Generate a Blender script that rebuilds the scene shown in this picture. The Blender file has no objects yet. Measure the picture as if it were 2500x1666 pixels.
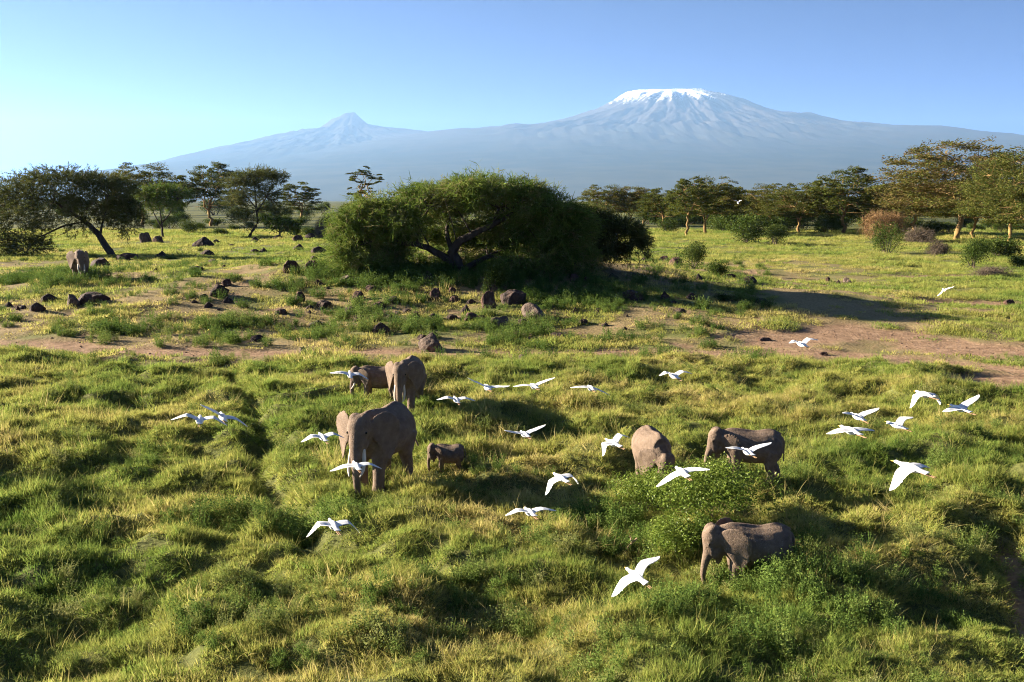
import bpy, math, random
import numpy as np

# ------------------------------------------------------------------ camera, sky, sun, exposure
scene = bpy.context.scene
COL = scene.collection
CAM_H = 8.5                      # metres above the grass plain
FOC = 2500.0                     # focal length in units of the picture's 2500 px width
PITCH = math.atan(343.0 / 2500.0)
SUN_EL = math.radians(17.5)
SUN_AZ = math.atan2(-0.962, 0.272)   # compass angle of the sun seen from the place (0 = +Y, + = towards +X)

cam_data = bpy.data.cameras.new('camera')
cam_data.sensor_width = 36.0
cam_data.lens = 36.0
cam_data.clip_start = 0.1
cam_data.clip_end = 200000.0
cam = bpy.data.objects.new('camera', cam_data)
COL.objects.link(cam)
cam.location = (0, 0, CAM_H)
cam.rotation_euler = (math.pi / 2 - PITCH, 0, 0)
scene.camera = cam

world = bpy.data.worlds.new('World')
scene.world = world
world.use_nodes = True
wn = world.node_tree
wn.nodes.clear()
sky = wn.nodes.new('ShaderNodeTexSky')
sky.sky_type = 'NISHITA'
sky.sun_disc = False
sky.sun_elevation = SUN_EL
sky.sun_rotation = SUN_AZ
sky.altitude = 3000.0
sky.air_density = 0.18
sky.dust_density = 2.5
sky.ozone_density = 10.0
bg = wn.nodes.new('ShaderNodeBackground')
bg.inputs['Strength'].default_value = 0.051
wo = wn.nodes.new('ShaderNodeOutputWorld')
wn.links.new(sky.outputs[0], bg.inputs[0])
wn.links.new(bg.outputs[0], wo.inputs[0])

sun_data = bpy.data.lights.new('sun', 'SUN')
sun_data.energy = 5.0
sun_data.angle = math.radians(0.53)
sun_data.color = (1.0, 0.88, 0.70)
sun = bpy.data.objects.new('sun', sun_data)
COL.objects.link(sun)
sun.rotation_euler = (math.pi / 2 - SUN_EL, 0, math.pi - SUN_AZ)
sun.location = (-40, 12, 30)

vs = scene.view_settings
vs.view_transform = 'Standard'
vs.look = 'None'
vs.exposure = 2.45
vs.gamma = 1.0
vs.use_curve_mapping = False

cy = scene.cycles
cy.max_bounces = 6
cy.diffuse_bounces = 3
cy.glossy_bounces = 1
cy.transmission_bounces = 3
cy.volume_bounces = 1
cy.transparent_max_bounces = 4
cy.use_denoising = True
cy.use_adaptive_sampling = True
cy.adaptive_threshold = 0.012
cy.pixel_filter_type = 'BLACKMAN_HARRIS'
cy.filter_width = 1.05
cy.denoising_prefilter = 'NONE'        # unfiltered guides keep every blade crisp
cy.adaptive_min_samples = 32
cy.caustics_reflective = False
cy.caustics_refractive = False
cy.sample_clamp_indirect = 4.0

# ------------------------------------------------------------------ helpers
rng = np.random.default_rng(7)
K = 1.0 / 0.9412                 # some pixels were read on a 2353 px wide copy


def hash2(ix, iy, seed):
    v = np.sin(ix * 127.1 + iy * 311.7 + seed * 74.7) * 43758.5453
    return v - np.floor(v)


def vnoise(x, y, seed=0.0):
    x = np.asarray(x, float); y = np.asarray(y, float)
    ix = np.floor(x); iy = np.floor(y)
    fx = x - ix; fy = y - iy
    ux = fx * fx * fx * (fx * (fx * 6 - 15) + 10)
    uy = fy * fy * fy * (fy * (fy * 6 - 15) + 10)
    a = hash2(ix, iy, seed); b = hash2(ix + 1, iy, seed)
    c = hash2(ix, iy + 1, seed); d = hash2(ix + 1, iy + 1, seed)
    return (a * (1 - ux) + b * ux) * (1 - uy) + (c * (1 - ux) + d * ux) * uy


def fbm(x, y, seed=0.0, octs=4, gain=0.5, rot=0.6):
    s = 0.0; a = 1.0; n = 0.0
    cr, sr = math.cos(rot), math.sin(rot)
    for o in range(octs):
        s = s + a * vnoise(x, y, seed + o * 3.7); n += a
        x, y = (x * cr - y * sr) * 2.03, (x * sr + y * cr) * 2.03
        a *= gain
    return s / n


def sstep(a, b, x):
    t = np.clip((x - a) / (b - a), 0, 1)
    return t * t * (3 - 2 * t)


def ray(px, py):
    u = (px - 1250.0) / FOC
    v = (py - 833.0) / FOC
    d = np.array([u, math.cos(PITCH) - v * math.sin(PITCH), -math.sin(PITCH) - v * math.cos(PITCH)])
    return d


def at_depth(px, py, dist):
    d = ray(px, py)
    return np.array([0, 0, CAM_H]) + d / np.linalg.norm(d) * dist


def flat_at(px, py, z=0.0):
    d = ray(px, py)
    t = (z - CAM_H) / d[2]
    return np.array([0, 0, CAM_H]) + d * t


def seg_dist(x, y, pts):
    """distance from every (x, y) to a polyline on the ground"""
    best = np.full(np.shape(x), 1e9)
    for (x0, y0), (x1, y1) in zip(pts[:-1], pts[1:]):
        dx, dy = x1 - x0, y1 - y0
        L = dx * dx + dy * dy + 1e-9
        t = np.clip(((x - x0) * dx + (y - y0) * dy) / L, 0, 1)
        best = np.minimum(best, np.hypot(x - x0 - t * dx, y - y0 - t * dy))
    return best


def mesh_np(name, verts, faces, mat=None, smooth=False, attrs=None):
    """faces: (n,3) or (n,4) int array"""
    me = bpy.data.meshes.new(name)
    verts = np.asarray(verts, np.float32)
    faces = np.asarray(faces, np.int32)
    n, k = faces.shape
    me.vertices.add(len(verts))
    me.vertices.foreach_set('co', verts.ravel())
    me.loops.add(n * k)
    me.loops.foreach_set('vertex_index', faces.ravel())
    me.polygons.add(n)
    me.polygons.foreach_set('loop_start', np.arange(0, n * k, k, dtype=np.int32))
    me.polygons.foreach_set('loop_total', np.full(n, k, np.int32))
    if smooth:
        me.polygons.foreach_set('use_smooth', np.ones(n, bool))
    for an, av in (attrs or {}).items():
        a = me.attributes.new(an, 'FLOAT', 'POINT')
        a.data.foreach_set('value', np.asarray(av, np.float32))
    me.update(calc_edges=True)
    if mat is not None:
        me.materials.append(mat)
    return me


def add_obj(name, data, parent=None, loc=None, rot=None, scale=None, label=None, cat=None, group=None, kind=None):
    o = bpy.data.objects.new(name, data)
    COL.objects.link(o)
    if parent is not None:
        o.parent = parent
    if loc is not None: o.location = tuple(float(c) for c in loc)
    if rot is not None: o.rotation_euler = tuple(float(c) for c in rot)
    if scale is not None: o.scale = (scale,) * 3 if np.isscalar(scale) else tuple(float(c) for c in scale)
    if label: o['label'] = label
    if cat: o['category'] = cat
    if group: o['group'] = group
    if kind: o['kind'] = kind
    return o


def join(parts):
    """parts: list of (verts, quads/tris as quads array); returns one pair, all faces of equal size"""
    vs_, fs_, off = [], [], 0
    for v, f in parts:
        vs_.append(np.asarray(v, float)); fs_.append(np.asarray(f, int) + off); off += len(v)
    return np.concatenate(vs_), np.concatenate(fs_)


_ONES = ['', 'first', 'second', 'third', 'fourth', 'fifth', 'sixth', 'seventh', 'eighth', 'ninth', 'tenth', 'eleventh', 'twelfth', 'thirteenth', 'fourteenth', 'fifteenth',
         'sixteenth', 'seventeenth', 'eighteenth', 'nineteenth']


def ordinal(n):
    if n < 20: return _ONES[n]
    t = {2: ('twentieth', 'twenty'), 3: ('thirtieth', 'thirty'), 4: ('fortieth', 'forty'), 5: ('fiftieth', 'fifty')}[n // 10]
    return t[0] if n % 10 == 0 else t[1] + '-' + _ONES[n % 10]


# ------------------------------------------------------------------ materials
def new_mat(name):
    m = bpy.data.materials.new(name)
    m.use_nodes = True
    m.node_tree.nodes.clear()
    return m, m.node_tree.nodes, m.node_tree.links


def ramp(nodes, stops):
    r = nodes.new('ShaderNodeValToRGB')
    e = r.color_ramp.elements
    while len(e) < len(stops): e.new(0.5)
    for i, (p, c) in enumerate(stops):
        e[i].position = p
        e[i].color = (*c, 1)
    return r


def leaf_mat(name, stops, attr='tint', inst=False, trans=0.35, rough=0.6, gloss=0.0, obj_rand=0.0):
    """leaf or blade: diffuse + light coming through; colour picked from stops by an attribute of its own"""
    m, N, L = new_mat(name)
    a = N.new('ShaderNodeAttribute'); a.attribute_name = attr
    a.attribute_type = 'INSTANCER' if inst else 'GEOMETRY'
    fac = a.outputs['Fac']
    if inst:   # every blade also differs a little from its neighbours in the tuft
        b = N.new('ShaderNodeAttribute'); b.attribute_name = 'blade'
        mm = N.new('ShaderNodeMath'); mm.operation = 'MULTIPLY_ADD'
        L.new(b.outputs['Fac'], mm.inputs[0]); mm.inputs[1].default_value = 0.34
        L.new(fac, mm.inputs[2]); fac = mm.outputs[0]
    if obj_rand:
        oi = N.new('ShaderNodeObjectInfo')
        mm = N.new('ShaderNodeMath'); mm.operation = 'MULTIPLY_ADD'
        L.new(oi.outputs['Random'], mm.inputs[0]); mm.inputs[1].default_value = obj_rand
        L.new(fac, mm.inputs[2]); fac = mm.outputs[0]
    r = ramp(N, stops)
    L.new(fac, r.inputs[0])
    d = N.new('ShaderNodeBsdfDiffuse'); t = N.new('ShaderNodeBsdfTranslucent')
    L.new(r.outputs[0], d.inputs[0]); L.new(r.outputs[0], t.inputs[0])
    mx = N.new('ShaderNodeMixShader'); mx.inputs[0].default_value = trans
    L.new(d.outputs[0], mx.inputs[1]); L.new(t.outputs[0], mx.inputs[2])
    last = mx
    if gloss:
        g = N.new('ShaderNodeBsdfGlossy'); g.inputs['Roughness'].default_value = rough
        g.inputs[0].default_value = (1, 1, 1, 1)
        m2 = N.new('ShaderNodeMixShader'); m2.inputs[0].default_value = gloss
        L.new(mx.outputs[0], m2.inputs[1]); L.new(g.outputs[0], m2.inputs[2]); last = m2
    o = N.new('ShaderNodeOutputMaterial')
    L.new(last.outputs[0], o.inputs[0])
    return m


def rough_mat(name, c0, c1, scale=3.0, bump=0.3, bump_scale=12.0, rough=0.9, detail=6.0, dist=0.05, stretch=(1, 1, 1), voronoi=0.0):
    m, N, L = new_mat(name)
    tc = N.new('ShaderNodeTexCoord'); mp = N.new('ShaderNodeMapping')
    mp.inputs['Scale'].default_value = stretch
    L.new(tc.outputs['Object'], mp.inputs[0])
    n = N.new('ShaderNodeTexNoise'); n.inputs['Scale'].default_value = scale; n.inputs['Detail'].default_value = detail
    L.new(mp.outputs[0], n.inputs['Vector'])
    r = ramp(N, [(0.3, c0), (0.7, c1)])
    L.new(n.outputs[0], r.inputs[0])
    n2 = N.new('ShaderNodeTexNoise'); n2.inputs['Scale'].default_value = bump_scale; n2.inputs['Detail'].default_value = 8.0
    L.new(mp.outputs[0], n2.inputs['Vector'])
    hgt = n2.outputs[0]
    if voronoi:
        vo = N.new('ShaderNodeTexVoronoi'); vo.feature = 'DISTANCE_TO_EDGE'; vo.inputs['Scale'].default_value = voronoi
        L.new(mp.outputs[0], vo.inputs['Vector'])
        cl = N.new('ShaderNodeMath'); cl.operation = 'MINIMUM'; cl.inputs[1].default_value = 0.15
        L.new(vo.outputs['Distance'], cl.inputs[0])
        ad = N.new('ShaderNodeMath'); ad.operation = 'MULTIPLY_ADD'; ad.inputs[1].default_value = 3.0
        L.new(cl.outputs[0], ad.inputs[0]); L.new(n2.outputs[0], ad.inputs[2]); hgt = ad.outputs[0]
    b = N.new('ShaderNodeBump'); b.inputs['Strength'].default_value = bump; b.inputs['Distance'].default_value = dist
    L.new(hgt, b.inputs['Height'])
    p = N.new('ShaderNodeBsdfPrincipled')
    p.inputs['Roughness'].default_value = rough
    p.inputs['Specular IOR Level'].default_value = 0.25
    L.new(r.outputs[0], p.inputs['Base Color']); L.new(b.outputs[0], p.inputs['Normal'])
    o = N.new('ShaderNodeOutputMaterial'); L.new(p.outputs[0], o.inputs[0])
    return m
# ------------------------------------------------------------------ the ground: one sheet to the horizon
def gpts(pix):
    return [tuple(flat_at(x, y)[:2]) for x, y in pix]


TRACK = gpts([(-250, 838), (0, 845), (159, 849), (266, 860), (425, 868), (638, 864), (797, 859), (1010, 862),
              (1250, 864), (1569, 859), (1834, 856), (2100, 862), (2300, 880), (2500, 905), (2700, 930)])
DIRT_BRANCH = gpts([(1880, 835), (2050, 815), (2250, 830), (2420, 850), (2560, 860), (2700, 850)])
DIRT_UPPER = gpts([(1700, 690), (1850, 700), (2000, 715), (2200, 742), (2400, 765), (2560, 780)])
TRAIL = gpts([(560, 905), (610, 985), (640, 1060), (618, 1130), (655, 1190), (725, 1262), (760, 1330)])
GULLY = gpts([(2455, 1300), (2480, 1370), (2510, 1440), (2580, 1540), (2680, 1640)])
_tx = np.array([p[0] for p in TRACK]); _ty = np.array([p[1] for p in TRACK])
BARE = [(*flat_at(2330, 675)[:2], 9, 3.0), (*flat_at(2480, 930)[:2], 4.5, 3.2), (*flat_at(720, 915)[:2], 1.8, 0.7),
        (*flat_at(540, 920)[:2], 1.2, 0.6), (*flat_at(2360, 740)[:2], 6, 2.2), (*flat_at(1960, 700)[:2], 5, 2.0)]


def masks(x, y):
    ytr = np.interp(x, _tx, _ty)
    wob = (fbm(x * 0.35, y * 0.35, 3.0, 3) - 0.5) * 3.0 + (fbm(x * 1.3, y * 1.3, 4.0, 3) - 0.5) * 2.2
    near = 1 - sstep(-4.8, -2.4, y - ytr + wob * 0.5)
    dt = seg_dist(x, y, TRACK) + wob * 0.45
    dirt = 1 - sstep(0.5, 1.9, dt)
    db = seg_dist(x, y, DIRT_BRANCH) + wob * 1.2
    dirt = np.maximum(dirt, 1 - sstep(1.6, 4.2, db))
    du = seg_dist(x, y, DIRT_UPPER) + wob * 0.9
    dirt = np.maximum(dirt, 0.65 * (1 - sstep(0.2, 1.8, du)))
    dirt = np.maximum(dirt, 1 - sstep(0.15, 0.6, seg_dist(x, y, GULLY) + wob * 0.12))
    for bx, by, rx, ry in BARE:
        q = np.hypot((x - bx) / rx, (y - by) / ry) + wob * 0.12
        dirt = np.maximum(dirt, 1 - sstep(0.6, 1.05, q))
    patch = fbm(x * 0.22, y * 0.22, 11.0, 4)
    slope = (1 - near) * (1 - sstep(22, 40, x - (y - 60) * 0.18)) * (1 - sstep(120, 170, y))
    dry = slope * sstep(0.34, 0.60, patch)
    dirt = np.maximum(dirt, slope * sstep(0.70, 0.78, fbm(x * 0.5, y * 0.5, 23.0, 4)) * 0.8)
    return near, dirt, dry, slope


def height(x, y):
    x = np.asarray(x, float); y = np.asarray(y, float)
    near, dirt, dry, slope = masks(x, y)
    # rocky rise under the umbrella thorn trees
    z = 3.0 * np.exp(-((x + 1) / 21) ** 2 - ((y - 91) / 17) ** 2)
    z = z + 1.5 * np.exp(-((x + 28) / 26) ** 2 - ((y - 92) / 22) ** 2)
    z = z + 0.5 * sstep(58, 75, y) * (1 - sstep(110, 170, y)) * (1 - sstep(10, 35, x))
    # tussocky grass in front
    b1 = fbm(x / 3.0, y / 2.6, 5.0, 2)
    b2 = fbm(x / 1.25, y / 1.1, 9.0, 2)
    b0 = fbm(x / 10.0, y / 8.0, 17.0, 2)
    ridge = 1 - np.abs(2 * b1 - 1)
    b3 = fbm(x / 0.62, y / 0.6, 13.0, 1)
    hum = 0.47 * (sstep(0.25, 0.75, b1) - 0.5) + 0.12 * (ridge - 0.6) + 0.36 * (sstep(0.2, 0.8, b2) - 0.5) + 0.14 * (b3 - 0.5) + 0.45 * (b0 - 0.5)
    fade_in = sstep(9, 14, y)
    z = z + near * hum * (1 - 0.75 * np.clip(dirt, 0, 1))
    z = z - near * 0.6 * np.exp(-(seg_dist(x, y, TRAIL) / 0.45) ** 2)
    z = z - 0.5 * np.exp(-(seg_dist(x, y, GULLY) / 1.1) ** 2)
    # the meadow and slope beyond the track
    far = 1 - near
    fade = 1 - sstep(180, 420, y)
    z = z + far * fade * ((fbm(x / 4.2, y / 4.2, 31.0, 3) - 0.5) * 0.55 + (fbm(x / 14, y / 14, 37.0, 2) - 0.5) * 0.7) * (1 - 0.7 * dirt)
    z = z - 0.12 * dirt
    side = 1 - sstep(150, 400, np.abs(x))
    return z * side * sstep(-60, -5, y)


def at(px, py):
    """the point of the ground seen at a pixel of the photograph"""
    d = ray(px, py)
    t = np.geomspace(10, 3000, 700)
    P = np.array([0, 0, CAM_H])[None, :] + d[None, :] / np.linalg.norm(d) * t[:, None]
    g = P[:, 2] - height(P[:, 0], P[:, 1])
    i = int(np.argmax(g < 0))
    if g[i] >= 0:
        return flat_at(px, max(py, 500), 0.0)
    a = g[i - 1] / (g[i - 1] - g[i] + 1e-9)
    p = P[i - 1] * (1 - a) + P[i] * a
    p[2] = height(p[0:1], p[1:2])[0]
    return p


def gz(x, y):
    return float(height(np.array([x]), np.array([y]))[0])


def axis(fine0, fine1, step, lo, hi, g, soft=None):
    a = list(np.arange(fine0, fine1, step))
    s, v = step, a[-1]
    while v < hi:
        s *= soft[1] if soft and v < soft[0] else g
        v += s; a.append(v)
    s, v, b = step, a[0], []
    while v > lo:
        s *= g; v -= s; b.append(v)
    return np.array(b[::-1] + a)


gx = axis(-30, 30, 0.28, -62000, 62000, 1.13)
gy = axis(12, 60, 0.27, -4500, 63000, 1.10, soft=(150, 1.018))
GX, GY = np.meshgrid(gx, gy)
GZ = height(GX.ravel(), GY.ravel())
near_a, dirt_a, dry_a, slope_a = masks(GX.ravel(), GY.ravel())
nx_, ny_ = len(gx), len(gy)
ii = np.arange(nx_ * ny_).reshape(ny_, nx_)
gq = np.stack([ii[:-1, :-1], ii[:-1, 1:], ii[1:, 1:], ii[1:, :-1]], -1).reshape(-1, 4)


def ground_material():
    m, N, L = new_mat('savanna_ground')
    def attr(n):
        a = N.new('ShaderNodeAttribute'); a.attribute_name = n; return a.outputs['Fac']
    tc = N.new('ShaderNodeNewGeometry')
    def noise(s, d=6.0, st=None):
        n = N.new('ShaderNodeTexNoise'); n.inputs['Scale'].default_value = s; n.inputs['Detail'].default_value = d
        L.new(tc.outputs['Position'], n.inputs['Vector']); return n.outputs[0]
    def mix(f, a, b):
        x = N.new('ShaderNodeMix'); x.data_type = 'RGBA'
        for s, v in ((x.inputs[0], f), (x.inputs[6], a), (x.inputs[7], b)):
            if isinstance(v, tuple): s.default_value = (*v, 1)
            elif isinstance(v, (int, float)): s.default_value = v
            else: L.new(v, s)
        return x.outputs[2]
    n_big, n_mid, n_fine = noise(0.06), noise(0.7), noise(6.0)
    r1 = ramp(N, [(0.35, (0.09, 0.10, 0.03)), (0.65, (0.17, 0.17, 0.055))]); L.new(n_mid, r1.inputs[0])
    r2 = ramp(N, [(0.32, (0.17, 0.13, 0.058)), (0.68, (0.29, 0.215, 0.11))]); L.new(n_fine, r2.inputs[0])
    n_soil = noise(1.7, 10.0)
    r3 = ramp(N, [(0.3, (0.175, 0.108, 0.066)), (0.55, (0.275, 0.175, 0.107)), (0.75, (0.36, 0.245, 0.155))]); L.new(n_soil, r3.inputs[0])
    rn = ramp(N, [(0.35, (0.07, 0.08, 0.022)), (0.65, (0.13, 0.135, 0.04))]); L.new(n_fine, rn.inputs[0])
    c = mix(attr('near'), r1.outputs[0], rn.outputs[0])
    rb = ramp(N, [(0.40, (0, 0, 0)), (0.62, (0.5, 0.5, 0.5))]); L.new(n_big, rb.inputs[0])
    c = mix(rb.outputs[0], c, (0.13, 0.13, 0.045))
    n_bush = noise(0.022, 5.0)                       # bush cover of the plain, too far off to tell apart
    rw = ramp(N, [(0.46, (0, 0, 0)), (0.54, (1, 1, 1))]); L.new(n_bush, rw.inputs[0])
    wf = N.new('ShaderNodeMath'); wf.operation = 'MULTIPLY'; L.new(rw.outputs[0], wf.inputs[0]); L.new(attr('plain'), wf.inputs[1])
    c = mix(wf.outputs[0], c, (0.045, 0.055, 0.022))
    c = mix(attr('dry'), c, r2.outputs[0])
    c = mix(attr('dirt'), c, r3.outputs[0])
    b = N.new('ShaderNodeBump'); b.inputs['Strength'].default_value = 0.9; b.inputs['Distance'].default_value = 0.07
    L.new(n_fine, b.inputs['Height'])
    p = N.new('ShaderNodeBsdfPrincipled'); p.inputs['Roughness'].default_value = 0.95
    p.inputs['Specular IOR Level'].default_value = 0.1
    L.new(c, p.inputs['Base Color']); L.new(b.outputs[0], p.inputs['Normal'])
    o = N.new('ShaderNodeOutputMaterial'); L.new(p.outputs[0], o.inputs[0])
    return m


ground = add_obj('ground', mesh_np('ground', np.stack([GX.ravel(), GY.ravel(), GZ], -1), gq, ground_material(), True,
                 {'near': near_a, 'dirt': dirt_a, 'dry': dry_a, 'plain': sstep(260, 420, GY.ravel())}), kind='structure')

# ------------------------------------------------------------------ the two-peaked volcano, 45 km away at its real size
MY = 45000.0
HOR = 461.0
_sil = [(-120, 475), (150, 458), (300, 424), (400, 388), (450, 372), (500, 357), (550, 342), (600, 328), (650, 315), (668, 313), (680, 308), (690, 312), (700, 306),
        (735, 303), (748, 296), (770, 279), (790, 270), (797, 264), (806, 262), (812, 263), (822, 261), (832, 272), (850, 289), (865, 294), (900, 299), (925, 301), (950, 304), (1000, 309),
        (1050, 306), (1100, 303), (1150, 300), (1200, 297), (1250, 289), (1300, 279), (1350, 263), (1400, 240), (1430, 222), (1450, 216.5),
        (1500, 213), (1550, 211.5), (1600, 213), (1630, 220), (1680, 236), (1750, 261), (1800, 272), (1822, 268), (1840, 268), (1860, 274), (1900, 285),
        (1950, 291), (2000, 296), (2050, 299), (2080, 297.5), (2130, 303), (2200, 314), (2250, 320), (2353, 322), (2500, 335), (2750, 372), (3000, 405), (3300, 440)]
_sx = np.array([(p[0] * K - 1250) / 2500 * MY for p in _sil])
_sz = np.array([(HOR - p[1]) * K / 2500 * MY for p in _sil]) + CAM_H
XK, XM = (1545 * K - 1250) / 2500 * MY, (815 * K - 1250) / 2500 * MY
XS = (1000 * K - 1250) / 2500 * MY


def prof(xs, which):
    z = np.interp(xs, _sx, _sz)
    zs = np.interp(XS, _sx, _sz)
    if which == 'K':
        z = np.where(xs < XS, np.maximum(zs - (XS - xs) * 0.16, 0), z)
    else:
        z = np.where(xs > XS, np.maximum(zs - (xs - XS) * 0.16, 0), z)
    z = np.where(xs > _sx[-1], np.maximum(_sz[-1] - (xs - _sx[-1]) * 0.05, 0), z)
    return np.where(xs < _sx[0], np.maximum(_sz[0] - (_sx[0] - xs) * 0.05, 0), z)


mx_ = np.unique(np.concatenate([np.arange(-42000, 48000, 260.0), np.arange(XK - 7500, XK + 7500, 85.0), np.arange(XM - 3800, XM + 3800, 90.0)]))
my_ = np.unique(np.concatenate([np.arange(16000, 62000, 700.0), np.arange(38000, 46200, 100.0)]))
QX, QY = np.meshgrid(mx_, my_)
QX = QX.ravel(); QY = QY.ravel()


FRONT = {'K': ([0, 1500, 2500, 4000, 6000, 9000, 14000, 20000, 27000, 40000], [4730, 4500, 4180, 3620, 2980, 2350, 1580, 820, 120, -60]),
         'M': ([0, 350, 1000, 2400, 5000, 10000, 18000, 25000, 40000], [3760, 3600, 3200, 2720, 2200, 1480, 620, 60, -60])}


def cone(x, y, x0, which, seed):
    dx, dy = x - x0, (y - MY) * np.where(y < MY, 1.0, 1.2)
    r = np.hypot(dx, dy); ph = np.arctan2(dy, dx)
    w = 0.5 + 0.5 * np.cos(ph)
    w = w * w * (3 - 2 * w)
    z = w * prof(x0 + r, which) + (1 - w) * prof(x0 - r, which)
    wf = np.where(y < MY, np.sin(ph) ** 2, 0.0); wf = wf ** 0.8
    z = z * (1 - wf) + wf * np.interp(r, *FRONT[which])
    # eroded ribs and gullies running down the flanks
    off = np.abs(np.sin(ph)) ** 0.7
    rib = fbm(ph * 9.0 + 40, r / 2600.0, seed, 4, 0.6) - 0.5
    rib2 = 1 - np.abs(2 * fbm(ph * 21.0 + 9, r / 1500.0, seed + 5, 3) - 1)
    amp = (sstep(900, 2600, r) if which == 'K' else sstep(100, 900, r)) * (1 - sstep(7000, 16000, r))
    z = z + off * amp * (rib * 330 + (rib2 - 0.6) * 150)
    return z


QZ = np.maximum(cone(QX, QY, XK, 'K', 3.0), cone(QX, QY, XM, 'M', 8.0))
QZ = QZ + (fbm(QX / 900, QY / 900, 51.0, 4) - 0.5) * 130 * sstep(300, 1500, QZ)
edge = sstep(16000, 24000, QY) * (1 - sstep(54000, 61000, QY)) * sstep(-42000, -34000, QX) * (1 - sstep(40000, 47500, QX))
QZ = QZ * edge - 12.0
rk = np.hypot(QX - XK, QY - MY); phk = np.arctan2(QY - MY, QX - XK)
streak = fbm(phk * 52 + 3, rk / 2600, 77.0, 4, 0.7)
lean = 0.5 + 0.5 * np.cos(phk)
snow = sstep(-160, 120, QZ - (4390 + 500 * (streak - 0.5) * 2.3 + 330 * sstep(0.55, 0.95, lean) - 120 * np.cos(phk + 2.0))) * (rk < 9000)
snow = np.maximum(snow, 0.35 * sstep(0.62, 0.75, fbm(QX / 500, QY / 500, 91.0, 3)) * sstep(3900, 4000, QZ) * (np.abs(QX - XM) < 1500))


def mountain_material():
    m, N, L = new_mat('volcano_rock')
    g = N.new('ShaderNodeNewGeometry'); sp = N.new('ShaderNodeSeparateXYZ'); L.new(g.outputs['Position'], sp.inputs[0])
    n = N.new('ShaderNodeTexNoise'); n.inputs['Scale'].default_value = 0.0009; n.inputs['Detail'].default_value = 8
    L.new(g.outputs['Position'], n.inputs['Vector'])
    md = N.new('ShaderNodeMath'); md.operation = 'MULTIPLY_ADD'; L.new(n.outputs[0], md.inputs[0]); md.inputs[1].default_value = 2600.0
    L.new(sp.outputs['Z'], md.inputs[2])
    dv = N.new('ShaderNodeMath'); dv.operation = 'DIVIDE'; L.new(md.outputs[0], dv.inputs[0]); dv.inputs[1].default_value = 6000.0
    r = ramp(N, [(0.25, (0.075, 0.075, 0.05)), (0.42, (0.04, 0.048, 0.038)), (0.6, (0.065, 0.062, 0.05)), (0.74, (0.068, 0.056, 0.048)), (0.92, (0.085, 0.07, 0.062))])
    L.new(dv.outputs[0], r.inputs[0])
    a = N.new('ShaderNodeAttribute'); a.attribute_name = 'snow'
    x = N.new('ShaderNodeMix'); x.data_type = 'RGBA'
    L.new(a.outputs['Fac'], x.inputs[0]); L.new(r.outputs[0], x.inputs[6]); x.inputs[7].default_value = (0.88, 0.9, 0.93, 1)
    p = N.new('ShaderNodeBsdfDiffuse'); L.new(x.outputs[2], p.inputs[0])
    o = N.new('ShaderNodeOutputMaterial'); L.new(p.outputs[0], o.inputs[0])
    return m


jj = np.arange(len(mx_) * len(my_)).reshape(len(my_), len(mx_))
mq = np.stack([jj[:-1, :-1], jj[:-1, 1:], jj[1:, 1:], jj[1:, :-1]], -1).reshape(-1, 4)
mountain = add_obj('mountain', mesh_np('mountain', np.stack([QX, QY, QZ], -1), mq, mountain_material(), True, {'snow': snow}), kind='structure')

# ------------------------------------------------------------------ the hazy air between here and the mountain
def haze_box():
    x0, x1, y0, y1, z0, z1 = -64000, 64000, -5000, 64500, -40.0, 4950.0
    v = [(x, y, z) for z in (z0, z1) for y in (y0, y1) for x in (x0, x1)]
    f = [(0, 2, 3, 1), (4, 5, 7, 6), (0, 1, 5, 4), (2, 6, 7, 3), (0, 4, 6, 2), (1, 3, 7, 5)]
    m, N, L = new_mat('hazy_air')
    pv = N.new('ShaderNodeVolumePrincipled')
    pv.inputs['Color'].default_value = (0.35, 0.595, 0.98, 1)
    pv.inputs['Absorption Color'].default_value = (0, 0, 0, 1)
    pv.inputs['Density'].default_value = 1.6e-5
    pv.inputs['Anisotropy'].default_value = 0.28
    o = N.new('ShaderNodeOutputMaterial'); L.new(pv.outputs[0], o.inputs['Volume'])
    return add_obj('haze', mesh_np('haze', v, f, m), kind='stuff')


haze = haze_box()
# ------------------------------------------------------------------ grass and low weeds (nobody could count them)
def blades(n, spread, lmin, lmax, width, lean, rs, segs=3):
    """a tuft: n curved tapering blades"""
    a = rs.uniform(0, 2 * np.pi, n); r = spread * np.sqrt(rs.uniform(0, 1, n))
    base = np.stack([r * np.cos(a), r * np.sin(a), np.full(n, -0.05)], -1)
    az = a + rs.normal(0, 0.9, n)
    L = rs.uniform(lmin, lmax, n)
    ln = np.abs(rs.normal(lean, 0.25, n))
    d = np.stack([np.cos(az), np.sin(az), np.zeros(n)], -1)
    side = np.stack([-np.sin(az + rs.normal(0, .8, n)), np.cos(az), np.zeros(n)], -1)
    V, F = [], []
    ts = np.linspace(0, 1, segs + 1)
    for t in ts:
        c = base + d * (L * ln * t ** 1.7)[:, None] + np.array([0, 0, 1]) * (L * (t - 0.32 * ln * t * t))[:, None]
        w = width * (1 - t ** 1.5) * (0.7 + 0.6 * rs.uniform(0, 1, 1)) + 0.0012
        V += [c - side * w / 2, c + side * w / 2]
    V = np.stack(V, 1)                       # n, 2*(segs+1), 3
    k = 2 * (segs + 1)
    base_i = np.arange(n)[:, None] * k
    for s in range(segs):
        q = np.array([2 * s, 2 * s + 1, 2 * s + 3, 2 * s + 2])
        F.append(base_i + q)
    F = np.stack(F, 1).reshape(-1, 4)
    tint = np.repeat(rs.uniform(-0.5, 0.5, n) + (1.1 if n < 20 else 0.0), k)         # the sparse tall stalks have gone to straw
    return V.reshape(-1, 3), F, tint


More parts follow.
